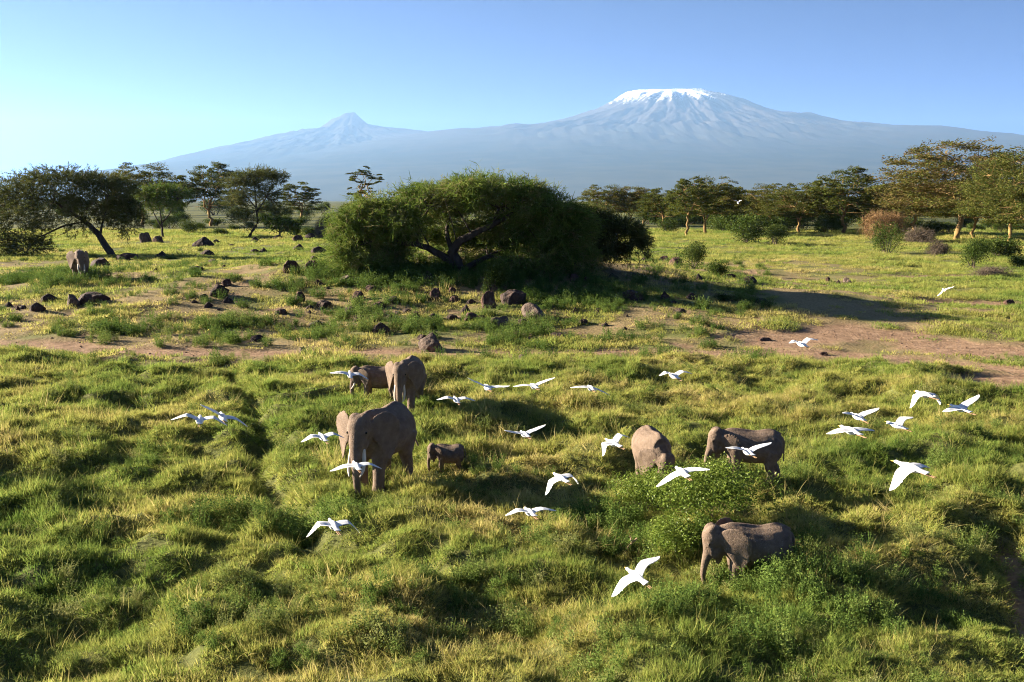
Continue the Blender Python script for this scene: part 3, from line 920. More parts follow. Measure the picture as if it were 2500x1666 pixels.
# --- umbrella thorn: wide dome of fine drooping twigs on dark bent limbs
def thorn_mesh(name, lobes, limbs, n_str, leafmat, seed, wid=0.055, length=(0.5, 1.2), droop=0.55, nleaf=1.2, leaf=0.11, tint0=0.42, dry=0.06, gaps=0.0, bark=None):
    """lobes: (cx, cy, cz, rx, ry, rz, weight) in metres about the base; limbs: list of (points, r0, r1)"""
    rs = np.random.default_rng(seed)
    parts = []; limb_me = []
    for pts, r0, r1 in limbs:
        pts = np.array(pts, float); m = len(pts)
        t_ = np.linspace(0, m - 1, (m - 1) * 3 + 1)
        sm_ = np.stack([np.interp(t_, np.arange(m), pts[:, c]) for c in range(3)], -1)
        sm_[1:-1] = 0.25 * sm_[:-2] + 0.5 * sm_[1:-1] + 0.25 * sm_[2:]
        sm_[1:-1] += rs.normal(0, 0.10 * r0, (len(sm_) - 2, 3))
        lv, lf = tube(sm_, np.linspace(r0, r1, len(sm_)), 9)
        limb_me.append(mesh_np(name + '_limb', lv, lf, bark or BARK_DARK, True))
    W = np.array([l[6] for l in lobes]); W = W / W.sum()
    PP, DD = [], []
    limb_pts = np.concatenate([np.array(p, float) for p, _, _ in limbs])
    for l, w in zip(lobes, W):
        c = np.array(l[:3]); r = np.array(l[3:6])
        n = int(n_str * w * 1.6)
        d = rs.normal(0, 1, (n, 3)); d /= np.linalg.norm(d, axis=1)[:, None]
        d[:, 2] = np.where((d[:, 2] < -0.2) & (rs.uniform(0, 1, n) < 0.55), -d[:, 2] * 0.8, d[:, 2])
        sh = 1 - 0.55 * rs.uniform(0, 1, n) ** 1.4
        p = c + d * r * sh[:, None]
        ok = np.ones(n, bool)
        for l2 in lobes:
            if l2 is l: continue
            q = np.linalg.norm((p - np.array(l2[:3])) / np.array(l2[3:6]), axis=1)
            ok &= ~((q < 0.72) & (rs.uniform(0, 1, n) < 0.8))
        if gaps:
            ok &= fbm(p[:, 0] * 0.36 + p[:, 1] * 0.25, p[:, 2] * 1.5 + p[:, 1] * 0.35, seed * 1.0, 3) > gaps * rs.uniform(0.7, 1.2, n)
        out = d * np.array([1, 1, 0.55]) + rs.normal(0, 0.35, (n, 3)) + np.array([0, 0, 0.12])
        PP.append(p[ok]); DD.append(out[ok])
        # supporting branches from the nearest limb to the lobe
        for i in range(max(3, int(26 * w * 6))):
            dd = rs.normal(0, 1, 3); dd /= np.linalg.norm(dd); dd[2] = abs(dd[2])
            tip = c + dd * r * 0.85
            b = limb_pts[int(np.argmin(np.linalg.norm(limb_pts - tip, axis=1) + rs.uniform(0, 2.0, len(limb_pts))))]
            mid = (b + tip) / 2 + np.array([0, 0, 0.25]) + rs.normal(0, 0.3, 3)
            parts.append(tube(bez(b, mid, tip, 5), np.linspace(0.07, 0.015, 5), 4))
    P0 = np.concatenate(PP); D0 = np.concatenate(DD)
    per = 13
    pick = rs.permutation(len(P0))[: max(40, len(P0) // per)]
    P0, D0 = P0[pick], D0[pick]; n0 = len(P0)
    D0 = D0 / (np.linalg.norm(D0, axis=1)[:, None] + 1e-9)
    L0 = rs.uniform(length[0], length[1], n0) * 1.5 * np.where(rs.uniform(0, 1, n0) < 0.10, 1.6, 1.0)
    dr0 = droop * rs.uniform(-0.1, 1.1, n0)
    v0, f0, k0 = strands(P0 - D0 * (L0 * 0.5)[:, None], D0, L0, wid * 0.8, dr0, rs)          # woody twig of each spray
    # leafy shoots fanned along the twig
    j = np.repeat(np.arange(n0), per); n = len(j); tt = rs.uniform(0.15, 1.0, n)
    P = P0[j] + D0[j] * (L0[j] * (tt - 0.5))[:, None] - np.array([0, 0, 1]) * (dr0[j] * L0[j] * tt * tt)[:, None] + rs.normal(0, 0.04, (n, 3))
    D = D0[j] * 0.8 + rs.normal(0, 0.62, (n, 3)); D[:, 2] -= dr0[j] * 0.5
    L = rs.uniform(0.35, 0.75, n) * L0[j] * 0.5
    v1, f1, k = strands(P, D, L, wid, 0.25 * rs.uniform(-0.3, 1.2, n), rs, 2)
    clump = fbm(P0[:, 0] * 0.8 + P0[:, 1] * 0.5, P0[:, 2] * 1.1 + P0[:, 1] * 0.6, seed + 2.0, 3)
    t0 = np.clip(tint0 + (clump - 0.5) * 0.9 + rs.normal(0, 0.12, n0), 0, 0.9)
    t0 = np.where(rs.uniform(0, 1, n0) < dry, 1.0, t0)
    t = np.clip(t0[j] + rs.normal(0, 0.08, n), 0, 1)
    t1 = np.repeat(t, k)
    v1, f1 = join([(v0, f0), (v1, f1)]); t1 = np.concatenate([np.full(len(v0), 1.0), t1])
    m = int(n * nleaf); jj = rs.integers(0, n, m); ut = rs.uniform(0.1, 1.0, m)
    Dn = D / np.linalg.norm(D, axis=1)[:, None]
    Q = P[jj] + Dn[jj] * (L[jj] * ut)[:, None] + rs.normal(0, 0.03, (m, 3))
    v2, f2 = leaf_cards(Q, leaf, rs, 0.5, 2.4)
    t2 = np.repeat(np.clip(t[jj], 0, 0.92), 4)
    tv, tf = join(parts)
    cv, cf = join([(v1, f1), (v2, f2)])
    return (limb_me, mesh_np(name + '_crown', cv, cf, leafmat, False, {'tint': np.concatenate([t1, t2])}), mesh_np(name + '_twigs', tv, tf, bark or BARK_DARK, True))


def thorn_from_pixels(name, base, lobes_px, limbs_px, depth_ratio=0.8, k=K, **kw):
    """lobes_px: (px, py, rx, rz, weight, depth offset m); limbs_px: (list of (px, py, dy)), r0, r1)"""
    p = at(base[0] * k, base[1] * k)
    D = p[1]; u = D / FOC * k
    def loc(px, py, dy=0.0):
        return ((px - base[0]) * u, dy, (base[1] - py) * u)
    lobes = [(*loc(x, y, dy), rx * u, rx * u * depth_ratio, rz * u, w) for x, y, rx, rz, w, dy in lobes_px]
    limbs = [([loc(*q) for q in pts], r0, r1) for pts, r0, r1 in limbs_px]
    return p, thorn_mesh(name, lobes, limbs, **kw)


# the big umbrella thorn in the middle
loc_c, me_c = thorn_from_pixels('umbrella_thorn', (1062, 626),
    [(835, 530, 62, 62, 1.1, -1.0), (930, 505, 80, 46, 1.0, -0.8), (935, 478, 80, 40, 0.8, 0.5), (890, 496, 84, 54, 1.2, 0.0), (806, 588, 40, 44, 0.8, -0.5), (845, 602, 46, 36, 0.7, -0.8), (890, 590, 40, 36, 0.5, 1.0), (985, 472, 96, 44, 1.2, 0.0), (1000, 466, 90, 40, 0.9, 3.0),
     (1095, 448, 92, 44, 1.3, -0.5), (1175, 458, 90, 44, 1.3, 0.0), (1110, 462, 90, 44, 0.8, 4.0), (1250, 490, 76, 46, 1.1, -0.5), (1185, 545, 74, 66, 1.1, 2.0), (1235, 590, 66, 56, 1.1, 1.0), (1150, 520, 60, 46, 0.6, 2.5), (940, 505, 60, 40, 0.5, 2.0),
     (900, 545, 50, 40, 0.6, 1.5), (1215, 618, 76, 40, 0.9, 0.0), (1295, 545, 66, 60, 1.0, 0.0), (1310, 595, 60, 44, 0.8, 0.5), (1000, 512, 84, 34, 0.6, 3.5), (1120, 504, 84, 40, 0.6, 3.0),
     (950, 552, 62, 36, 0.7, 5.0), (1040, 545, 72, 36, 0.7, 5.5), (1120, 566, 72, 46, 0.8, 5.0), (800, 548, 40, 46, 0.6, 0.5), (870, 560, 46, 46, 0.6, 1.0), (1300, 518, 70, 44, 0.8, 0.0)],
    [([(1062, 632, 0), (1048, 600, 0), (1040, 580, 0), (1050, 558, -0.3), (1085, 540, -0.4), (1130, 520, -0.2), (1180, 490, 0)], 0.50, 0.16),
     ([(1050, 605, 0), (1020, 590, 0.2), (990, 574, 0.3), (960, 562, 0.2), (925, 560, 0), (890, 545, 0), (860, 525, 0)], 0.34, 0.10),
     ([(1130, 520, -0.2), (1150, 480, 0.4), (1120, 450, 0.8)], 0.18, 0.06), ([(960, 562, 0.2), (960, 520, 1.0), (985, 480, 1.4)], 0.16, 0.06),
     ([(1062, 622, 0), (1120, 590, 1.2), (1190, 570, 2.0), (1240, 540, 2.0)], 0.26, 0.08), ([(1040, 580, 0), (1020, 530, 1.5), (1040, 480, 2.5)], 0.22, 0.07)],
    n_str=150000, leafmat=LEAF_ACACIA, seed=31, wid=0.052, droop=0.26, tint0=0.56, nleaf=0.4, leaf=0.13, gaps=0.44)
tree_thing('umbrella_thorn_tree', me_c[0], me_c[1], loc_c, twigs=me_c[2], label='wide low umbrella thorn tree with bent dark trunk in the middle of the rocky rise')

# its darker neighbour behind on the right
loc_d, me_d = thorn_from_pixels('dark_thorn', (1330, 612),
    [(1330, 512, 86, 44, 1.2, 0.0), (1400, 532, 72, 42, 1.1, -0.5), (1446, 556, 44, 40, 0.7, 0.0), (1340, 560, 70, 46, 0.9, 1.0), (1280, 530, 60, 60, 0.8, 0.5), (1400, 575, 50, 34, 0.6, 0.5)],
    [([(1330, 625, 0), (1322, 580, 0), (1340, 545, 0.3), (1390, 520, 0.2)], 0.32, 0.09), ([(1322, 580, 0), (1290, 550, 0.4), (1280, 510, 0.6)], 0.22, 0.07), ([(1340, 545, 0.3), (1330, 510, 1.0), (1320, 480, 1)], 0.16, 0.05)],
    n_str=30000, leafmat=LEAF_ACACIA_OLD, wid=0.06, nleaf=0.5, gaps=0.38, seed=37, droop=0.5, tint0=0.40)
tree_thing('thorn_tree', me_d[0], me_d[1], loc_d, twigs=me_d[2], label='darker thorn tree growing against the right side of the wide umbrella tree')

# the leaning thorn tree at the left edge
loc_l, me_l = thorn_from_pixels('leaning_thorn', (262, 588),
    [(60, 455, 95, 58, 1.0, 0.5), (150, 430, 110, 46, 1.2, 0.0), (235, 440, 85, 44, 1.1, 0.5), (275, 480, 52, 44, 0.7, 0.0), (120, 480, 110, 50, 1.1, -1.0), (40, 520, 80, 60, 1.0, 0.0), (70, 568, 52, 38, 0.5, -0.3), (0, 560, 45, 50, 0.5, 0.0), (180, 500, 80, 46, 0.6, 1.5), (20, 490, 80, 60, 0.9, 1.5), (-40, 540, 70, 60, 0.8, 0.0), (215, 470, 70, 40, 0.7, -1.0), (290, 510, 40, 34, 0.4, 1.0)],
    [([(262, 596, 0), (248, 570, 0), (225, 535, 0), (200, 510, 0), (170, 490, 0), (130, 465, 0.3)], 0.62, 0.16), ([(232, 545, 0), (238, 510, 0.3), (250, 480, 0.5), (262, 460, 0.6)], 0.2, 0.06),
     ([(200, 510, 0), (150, 520, -0.3), (110, 540, -0.4), (70, 552, -0.3), (40, 555, 0)], 0.17, 0.05), ([(170, 490, 0), (160, 455, 0.8), (180, 430, 1.0)], 0.16, 0.05), ([(130, 465, 0.3), (80, 455, 0.5), (30, 470, 0.5)], 0.13, 0.05), ([(110, 540, -0.4), (100, 565, -0.5), (85, 580, -0.5)], 0.08, 0.03)],
    n_str=66000, leafmat=LEAF_ACACIA_OLD, seed=41, droop=0.35, tint0=0.48, gaps=0.10, dry=0.05, wid=0.09, nleaf=0.3)
tree_thing('thorn_tree', me_l[0], me_l[1], loc_l, twigs=me_l[2], label='dusty thorn tree with leaning trunk and drooping crown at the left edge')

# smaller thorn trees of the left middle distance
def small_thorn(name, bx, by, lobes, limbs, label, seed, **kw):
    p, me = thorn_from_pixels(name, (bx, by), lobes, limbs, seed=seed, **kw)
    return tree_thing('thorn_tree', me[0], me[1], p, twigs=me[2], label=label, group='smaller thorn trees on the left')

small_thorn('flat_thorn', 374, 548, [(345, 455, 42, 24, 1, 0), (395, 452, 48, 24, 1.1, 0), (372, 442, 45, 18, 0.8, 1), (375, 475, 50, 18, 0.6, 0)],
    [([(374, 552, 0), (374, 525, 0), (372, 500, 0), (370, 470, 0)], 0.3, 0.1), ([(374, 525, 0), (360, 500, 0), (345, 465, 0)], 0.2, 0.06), ([(373, 515, 0), (395, 490, 0), (410, 462, 0)], 0.18, 0.06)],
    'small flat-topped thorn tree with thin dark stems beside two boulders', 43, n_str=7500, leafmat=LEAF_ACACIA, wid=0.11, length=(0.8, 2.0), leaf=0.24, droop=0.35, tint0=0.4)
small_thorn('ragged_thorn', 580, 546, [(560, 425, 42, 24, 1, 0), (620, 415, 44, 20, 1, 0), (590, 405, 44, 14, 0.8, 0.5), (545, 470, 36, 26, 0.7, 0), (610, 455, 45, 26, 0.8, 0), (560, 505, 40, 22, 0.5, 0), (635, 490, 30, 22, 0.4, 0)],
    [([(568, 552, 0), (580, 532, 0), (594, 515, 0), (592, 485, 0), (590, 450, 0), (588, 415, 0)], 0.36, 0.1), ([(592, 490, 0), (615, 455, 0), (640, 415, 0)], 0.2, 0.05), ([(592, 480, 0), (570, 455, 0), (552, 425, 0)], 0.18, 0.05)],
    'ragged thorn tree with crooked trunk and airy olive crown left of centre', 44, n_str=9500, leafmat=LEAF_ACACIA_OLD, wid=0.10, length=(0.9, 2.2), leaf=0.24, droop=0.1, tint0=0.55, gaps=0.28)
small_thorn('low_thorn', 640, 548, [(640, 515, 28, 16, 1, 0), (665, 520, 26, 14, 1, 0)], [([(645, 552, 0), (643, 535, 0), (645, 515, 0)], 0.2, 0.08)],
    'low dark thorn bush tree right of the ragged thorn tree', 45, n_str=1800, leafmat=LEAF_ACACIA, wid=0.16, length=(0.7, 1.6), leaf=0.24, droop=0.3, tint0=0.25)

place_fever(330, 522, 377, 145, 1, 'fever tree with thin upswept crown rising behind the leaning thorn tree', 0.4)
place_fever(486, 520, 376, 135, 0, 'tall dark fever tree left of the ragged thorn tree', 1.3)
place_fever(688, 515, 420, 90, 2, 'small rounded fever tree standing alone left of the umbrella thorn', 2.2)
place_fever(838, 530, 374, 82, 8, 'narrow fever tree poking up behind the left shoulder of the umbrella thorn', 0.0)
place_fever(962, 520, 421, 120, 4, 'flat fever tree crown just topping the umbrella thorn', 0.7)
for i, (bx, by, ty, w, v, lab) in enumerate((
        (1385, 520, 426, 100, 1, 'brownish fever tree crown right behind the dark thorn tree'),
        (1448, 520, 428, 92, 3, 'fever tree second from the left in the right-hand wood'),
        (1522, 526, 434, 104, 0, 'greener fever tree third from the left in the right-hand wood'),
        (1578, 543, 412, 96, 4, 'fever tree with thin leaning yellow trunk in the right-hand wood'),
        (1622, 538, 405, 150, 5, 'broad fever tree with pale foot beside the leaning yellow trunk'),
        (1705, 528, 436, 110, 3, 'brown-topped fever tree behind the flying far egret'),
        (1765, 530, 424, 120, 1, 'brown fever tree between the broad and the forked one'),
        (1836, 536, 420, 140, 5, 'fever tree with slim forked trunk in the middle of the right-hand wood'),
        (1940, 538, 386, 150, 0, 'tall layered fever tree with a wisp of leaves on its crown'),
        (1992, 538, 428, 110, 2, 'dark shaded fever tree left of the dry straw bush'),
        (2100, 542, 402, 180, 6, 'fever tree with torn-off limb above the dry straw bush'),
        (2196, 552, 320, 300, 6, 'tallest fever tree with thick reddish trunk and brown layered crown'),
        (2236, 548, 395, 170, 7, 'fever tree with leaning trunk just right of the tallest one'),
        (2321, 562, 345, 200, 7, 'fever tree with bare golden limbs near the right edge'),
        (2362, 572, 395, 170, 5, 'fever tree cut by the right edge of the view'),
        (1478, 514, 438, 90, 2, 'low distant fever tree filling the gap right of the dark thorn tree'),
        (1668, 516, 432, 110, 4, 'distant fever tree showing between the broad one and the brown-topped one'),
        (1880, 516, 428, 120, 1, 'distant brownish fever tree left of the tall layered one'),
        (2050, 520, 420, 130, 3, 'distant brown fever tree between the shaded one and the torn one'),
        (2285, 525, 400, 150, 5, 'distant fever tree filling the gap between the two tallest'))):
    place_fever(bx, by, ty, w, v, lab, rot=i * 1.7, group='fever trees of the right-hand wood')


# --- shrubs
def shrub_mesh(seed, R=1.0, H=0.9, n=1500, leaf=0.08, mat=None, twiggy=False, lobes=7, stem=0.03, gaps=0.0):
    rs = np.random.default_rng(seed)
    cs = []
    for i in range(lobes):
        a = rs.uniform(0, 6.283); r = R * rs.uniform(0.1, 0.62)
        q = rs.uniform(0.3, 0.52) * R
        cs.append((r * math.cos(a), r * math.sin(a), H * rs.uniform(0.35, 0.78) * (1 - 0.3 * (r / R) ** 2), q, q * H / R * 0.85))
    P, D = [], []
    for (x, y, z, q, qz) in cs:
        m = n // lobes
        d = rs.normal(0, 1, (m, 3)); d /= np.linalg.norm(d, axis=1)[:, None]
        p = np.array([x, y, z]) + d * np.array([q, q, qz]) * (1 - 0.6 * rs.uniform(0, 1, m) ** 1.6 + np.where(rs.uniform(0, 1, m) < 0.12, rs.uniform(0, 0.45, m), 0))[:, None]
        P.append(p); D.append(d)
    P = np.concatenate(P); D = np.concatenate(D); k = P[:, 2] > 0.02 * H
    if gaps: k &= fbm(P[:, 0] / R * 4.5 + P[:, 1] / R * 2.1, P[:, 2] / H * 3.2 + P[:, 1] / R * 3.3, seed + 9.0, 3) > gaps * rs.uniform(0.75, 1.2, len(P))
    P, D = P[k], D[k]
    clump = fbm(P[:, 0] / R * 3 + P[:, 1] / R * 1.7, P[:, 2] / H * 3 + P[:, 1] / R * 2, seed, 3)
    t = np.clip(0.45 + (clump - 0.5) * 1.0 + rs.normal(0, 0.13, len(P)), 0, 1)
    if twiggy:
        L = rs.uniform(0.3, 0.8, len(P)) * R * 0.42
        dd = D * 0.5 + rs.normal(0, 0.7, D.shape)
        v, f, kk = strands(P, dd, L, leaf, 0.35 * np.ones(len(P)), rs, 2)
        tt = np.repeat(t, kk)
    else:
        v, f = leaf_cards(P, leaf, rs, 0.35, 1.7); tt = np.repeat(t, 4)
    parts = []
    for i in range(7):
        c = cs[i % lobes]
        b = np.array([rs.normal(0, 0.06) * R, rs.normal(0, 0.06) * R, -0.1 * H]); e = np.array(c[:3])
        parts.append(tube(bez(b, (b + e) / 2 + rs.normal(0, 0.08 * R, 3), e, 5), np.linspace(stem, stem * 0.3, 5) * R, 5))
    sv, sf = join(parts)
    return mesh_np('shrub_stems', sv, sf, BARK_GREY, True), mesh_np('shrub_foliage', v, f, mat or LEAF_BUSH, False, {'tint': tt})


SHRUB = [shrub_mesh(51, 1, 0.9, 4200, 0.07, lobes=13), shrub_mesh(52, 1, 0.75, 4200, 0.07, lobes=12), shrub_mesh(53, 1, 1.1, 4400, 0.07, lobes=14), shrub_mesh(54, 1, 0.6, 4000, 0.07, lobes=12)]
SHRUB_FINE = [shrub_mesh(55, 1, 0.85, 10000, 0.042, lobes=14, gaps=0.42), shrub_mesh(56, 1, 0.8, 10000, 0.042, lobes=14, gaps=0.42)]
SHRUB_H = [0.9, 0.75, 1.1, 0.6]
STRAW = shrub_mesh(57, 1, 0.8, 6500, 0.009, TWIG_DRY, True, lobes=12)
BRUSH = [shrub_mesh(58, 1, 0.6, 4200, 0.010, TWIG_GREY, True, lobes=11), shrub_mesh(59, 1, 0.4, 3800, 0.010, TWIG_GREY, True, lobes=11)]


def place_shrub(px, py, w, h, mesh, mh, label, rot=0.0, group=None, name='shrub', k=K):
    p = at(px * k, py * k)
    u = p[1] / FOC * k
    s = w * u / 2 / 0.95
    return tree_thing(name, mesh[0], mesh[1], p, rot, (s, s, h * u / (mh * 0.98)), label, group, cat='shrub')


place_shrub(2040, 584, 92, 72, SHRUB_FINE[0], 0.85, 'dense dark green shrub in front of the dry straw bush', 0.3)
place_shrub(2030, 552, 110, 62, STRAW, 0.8, 'orange-brown dry straw bush under the torn-off fever tree limb', 0.0)
place_shrub(2235, 618, 96, 70, SHRUB_FINE[1], 0.8, 'dark rounded shrub beside the brushwood pile at the right', 1.0)
place_shrub(2290, 590, 120, 46, SHRUB[1], 0.75, 'spreading olive shrub under the right-hand fever trees', 2.0)
place_shrub(2345, 615, 60, 26, SHRUB[3], 0.6, 'low dark shrub in the shade at the right edge', 2.6)
place_shrub(2158, 586, 62, 30, BRUSH[0], 0.6, 'grey leafless brush heap on the meadow', 0.5)
place_shrub(2275, 636, 92, 20, BRUSH[1], 0.4, 'low pile of grey brushwood on bare soil', 0.2)
place_shrub(2120, 560, 90, 34, BRUSH[0], 0.6, 'grey twiggy thicket at the foot of the fever trees', 1.2)
place_shrub(1715, 560, 100, 62, SHRUB[0], 0.9, 'loose olive shrub at the near edge of the right-hand wood', 0.6)
place_shrub(1780, 562, 76, 46, SHRUB[2], 1.1, 'bushy green shrub right of the loose olive one', 1.4)
place_shrub(1490, 600, 30, 22, SHRUB[1], 0.75, 'small green shrub on the meadow right of the dark thorn tree', 0.1)
place_shrub(1660, 690, 60, 14, SHRUB[3], 0.6, 'low weedy shrub in the long tree shadow', 0.1)
place_shrub(1130, 668, 108, 62, SHRUB_FINE[1], 0.8, 'pale straw-green shrub in front of the umbrella thorn', 2.1)
place_shrub(738, 548, 34, 38, BRUSH[0], 0.6, 'dry brown bush standing left of the umbrella thorn', 1.1)
place_shrub(742, 491, 40, 26, SHRUB[2], 1.1, 'dark round bush on the far plain left of the umbrella thorn', 0.4)
place_shrub(1590, 622, 74, 66, SHRUB[2], 1.1, 'dark thorny shrub growing over red boulders on the right of the rise', 0.8)
place_shrub(1640, 636, 70, 36, SHRUB[1], 0.75, 'sprawling dark shrub at the right foot of the rise', 2.8)
rs_u = np.random.default_rng(77)
for i in range(34):      # understorey between the trunks of the right-hand wood
    x = 1480 + 600 * (i + rs_u.uniform(0, 0.8)) / 34; v = int(rs_u.integers(0, 4))
    place_shrub(x, rs_u.uniform(508, 538), rs_u.uniform(56, 100), rs_u.uniform(24, 50), SHRUB[v], SHRUB_H[v], 'dark undergrowth shrub between the right-hand fever trunks, %s from left' % ordinal(i + 1), rs_u.uniform(0, 6), 'undergrowth of the right-hand wood')
for i in range(16):
    x = 2060 + 320 * (i + rs_u.uniform(0, 0.8)) / 16; v = int(rs_u.integers(0, 4))
    place_shrub(x, rs_u.uniform(516, 545), rs_u.uniform(40, 70), rs_u.uniform(16, 34), SHRUB[v], SHRUB_H[v], 'low bush behind the tallest fever trees, %s from left' % ordinal(i + 1), rs_u.uniform(0, 6), 'bushes behind the tall fever trees')
for i in range(20):
    x = 290 + 470 * (i + rs_u.uniform(0, 0.8)) / 20; v = int(rs_u.integers(0, 4))
    place_shrub(x, rs_u.uniform(508, 542), rs_u.uniform(30, 64), rs_u.uniform(14, 32), SHRUB[v], SHRUB_H[v], 'grey-green bush among the left-hand trees, %s from left' % ordinal(i + 1), rs_u.uniform(0, 6), 'bushes among the left-hand trees')
for i in range(110):      # bushes dotted over the far plain
    x = rs_u.uniform(-60, 2420); v = int(rs_u.integers(0, 4)); y = 472 + 34 * rs_u.uniform(0, 1) ** 1.3
    w = (y - 461) * rs_u.uniform(0.8, 2.2)
    place_shrub(x, y, w, w * rs_u.uniform(0.4, 0.75), SHRUB[v], SHRUB_H[v], 'tiny bush on the far hazy plain', rs_u.uniform(0, 6), 'bushes on the far plain')

# the leafy bush the elephants browse, and its lower skirt
BUSH_A = shrub_mesh(61, 1, 0.62, 20000, 0.034, LEAF_BRIGHT, lobes=16, stem=0.012, gaps=0.46)
BUSH_B = shrub_mesh(62, 1, 0.7, 11000, 0.042, LEAF_BRIGHT, lobes=12, stem=0.012, gaps=0.48)
place_shrub(1735, 1268, 350, 125, BUSH_A, 0.62, 'big leafy green bush between the browsing elephants', 0.4, name='leafy_bush', k=1.0)
place_shrub(1570, 1248, 230, 100, BUSH_B, 0.7, 'left wing of leafy bush with thin branches below the facing elephant', 1.9, name='leafy_bush', k=1.0)
place_shrub(1650, 1345, 250, 78, BUSH_B, 0.7, 'lower leafy bush in front of the small elephant\'s trunk', 3.3, name='leafy_bush', k=1.0)


def twig_thing(pts_px, r0, r1, label, name='dead_branch', side=None):
    p0 = at(*pts_px[0])
    pts = []
    for i, q in enumerate(pts_px):
        d = ray(*q); t = p0[1] / d[1]
        w = np.array([0, 0, CAM_H]) + d * t
        pts.append(w - p0)
    parts = [tube(pts, np.linspace(r0, r1, len(pts)), 6)]
    for s in side or []:
        b = pts[s[0]]; d = ray(s[1], s[2]); w = np.array([0, 0, CAM_H]) + d * (p0[1] / d[1]) - p0
        parts.append(tube([b, (b + w) / 2, w], [r1, r1 * 0.7, r1 * 0.4], 5))
    v, f = join(parts)
    return add_obj(name, mesh_np(name, v, f, rough_mat('dead_wood', (0.30, 0.19, 0.11), (0.46, 0.33, 0.21), 6, 0.5, 20), True), loc=p0, label=label, cat='branch')


twig_thing([(1521, 1362), (1524, 1352), (1533, 1338), (1544, 1324), (1556, 1315)], 0.035, 0.028, 'bare pale broken branch sticking out of the grass below the bush', side=[(3, 1538, 1308)])

# a thicket just outside the left edge whose shadow falls across the near grass
EDGE = shrub_mesh(63, 1, 0.8, 5200, 0.07, LEAF_BUSH, lobes=16)
for (x, y, s, h, lab) in ((-19.5, 31.5, 2.2, 2.4, 'large dark thicket just beyond the left edge'), (-16.5, 25.2, 1.3, 1.5, 'smaller nearer thicket just beyond the left edge')):
    tree_thing('thicket', EDGE[0], EDGE[1], (x, y, gz(x, y)), 0.7, (s, s, h / 0.8), lab, 'thickets beyond the left edge', cat='shrub')
# ------------------------------------------------------------------ lava boulders
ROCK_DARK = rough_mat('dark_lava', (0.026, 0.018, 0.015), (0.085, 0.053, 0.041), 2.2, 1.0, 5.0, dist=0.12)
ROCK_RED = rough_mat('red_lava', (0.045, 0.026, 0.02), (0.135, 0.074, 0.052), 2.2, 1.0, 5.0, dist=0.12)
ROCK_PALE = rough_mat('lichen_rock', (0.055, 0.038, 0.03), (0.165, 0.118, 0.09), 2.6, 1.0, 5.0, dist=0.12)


def rock_mesh(seed, mat, rough=0.26, cuts=15):
    import bmesh
    rs = np.random.default_rng(seed)
    bm = bmesh.new(); bmesh.ops.create_icosphere(bm, subdivisions=4, radius=1.0)
    v = np.array([q.co[:] for q in bm.verts]); f = np.array([[l.index for l in q.verts] for q in bm.faces]); bm.free()
    for i in range(cuts):                       # broken flat faces
        n = rs.normal(0, 1, 3); n /= np.linalg.norm(n); d = rs.uniform(0.52, 0.86)
        e = v @ n - d
        v = v - np.where(e > 0, e * 0.95, 0)[:, None] * n
    o = rs.uniform(0, 50, 3)
    nz = fbm(v[:, 0] * 1.6 + o[0] + v[:, 2], v[:, 1] * 1.6 + o[1] - v[:, 2], seed, 4) - 0.5
    n2 = fbm(v[:, 0] * 5 + o[1] + v[:, 2] * 3, v[:, 1] * 5 + o[2] - v[:, 2] * 3, seed + 4, 3) - 0.5
    v = v * (1 + rough * 1.6 * nz + rough * 0.5 * n2)[:, None]
    v[:, 2] = np.where(v[:, 2] < -0.45, -0.45 + (v[:, 2] + 0.45) * 0.3, v[:, 2])
    v /= np.abs(v[:, 0]).max()
    return mesh_np('rock', v, f, mat, False)


ROCKS = {c: [rock_mesh(200 + 10 * j + i, m) for i in range(4)] for j, (c, m) in enumerate((('dark', ROCK_DARK), ('red', ROCK_RED), ('pale', ROCK_PALE)))}
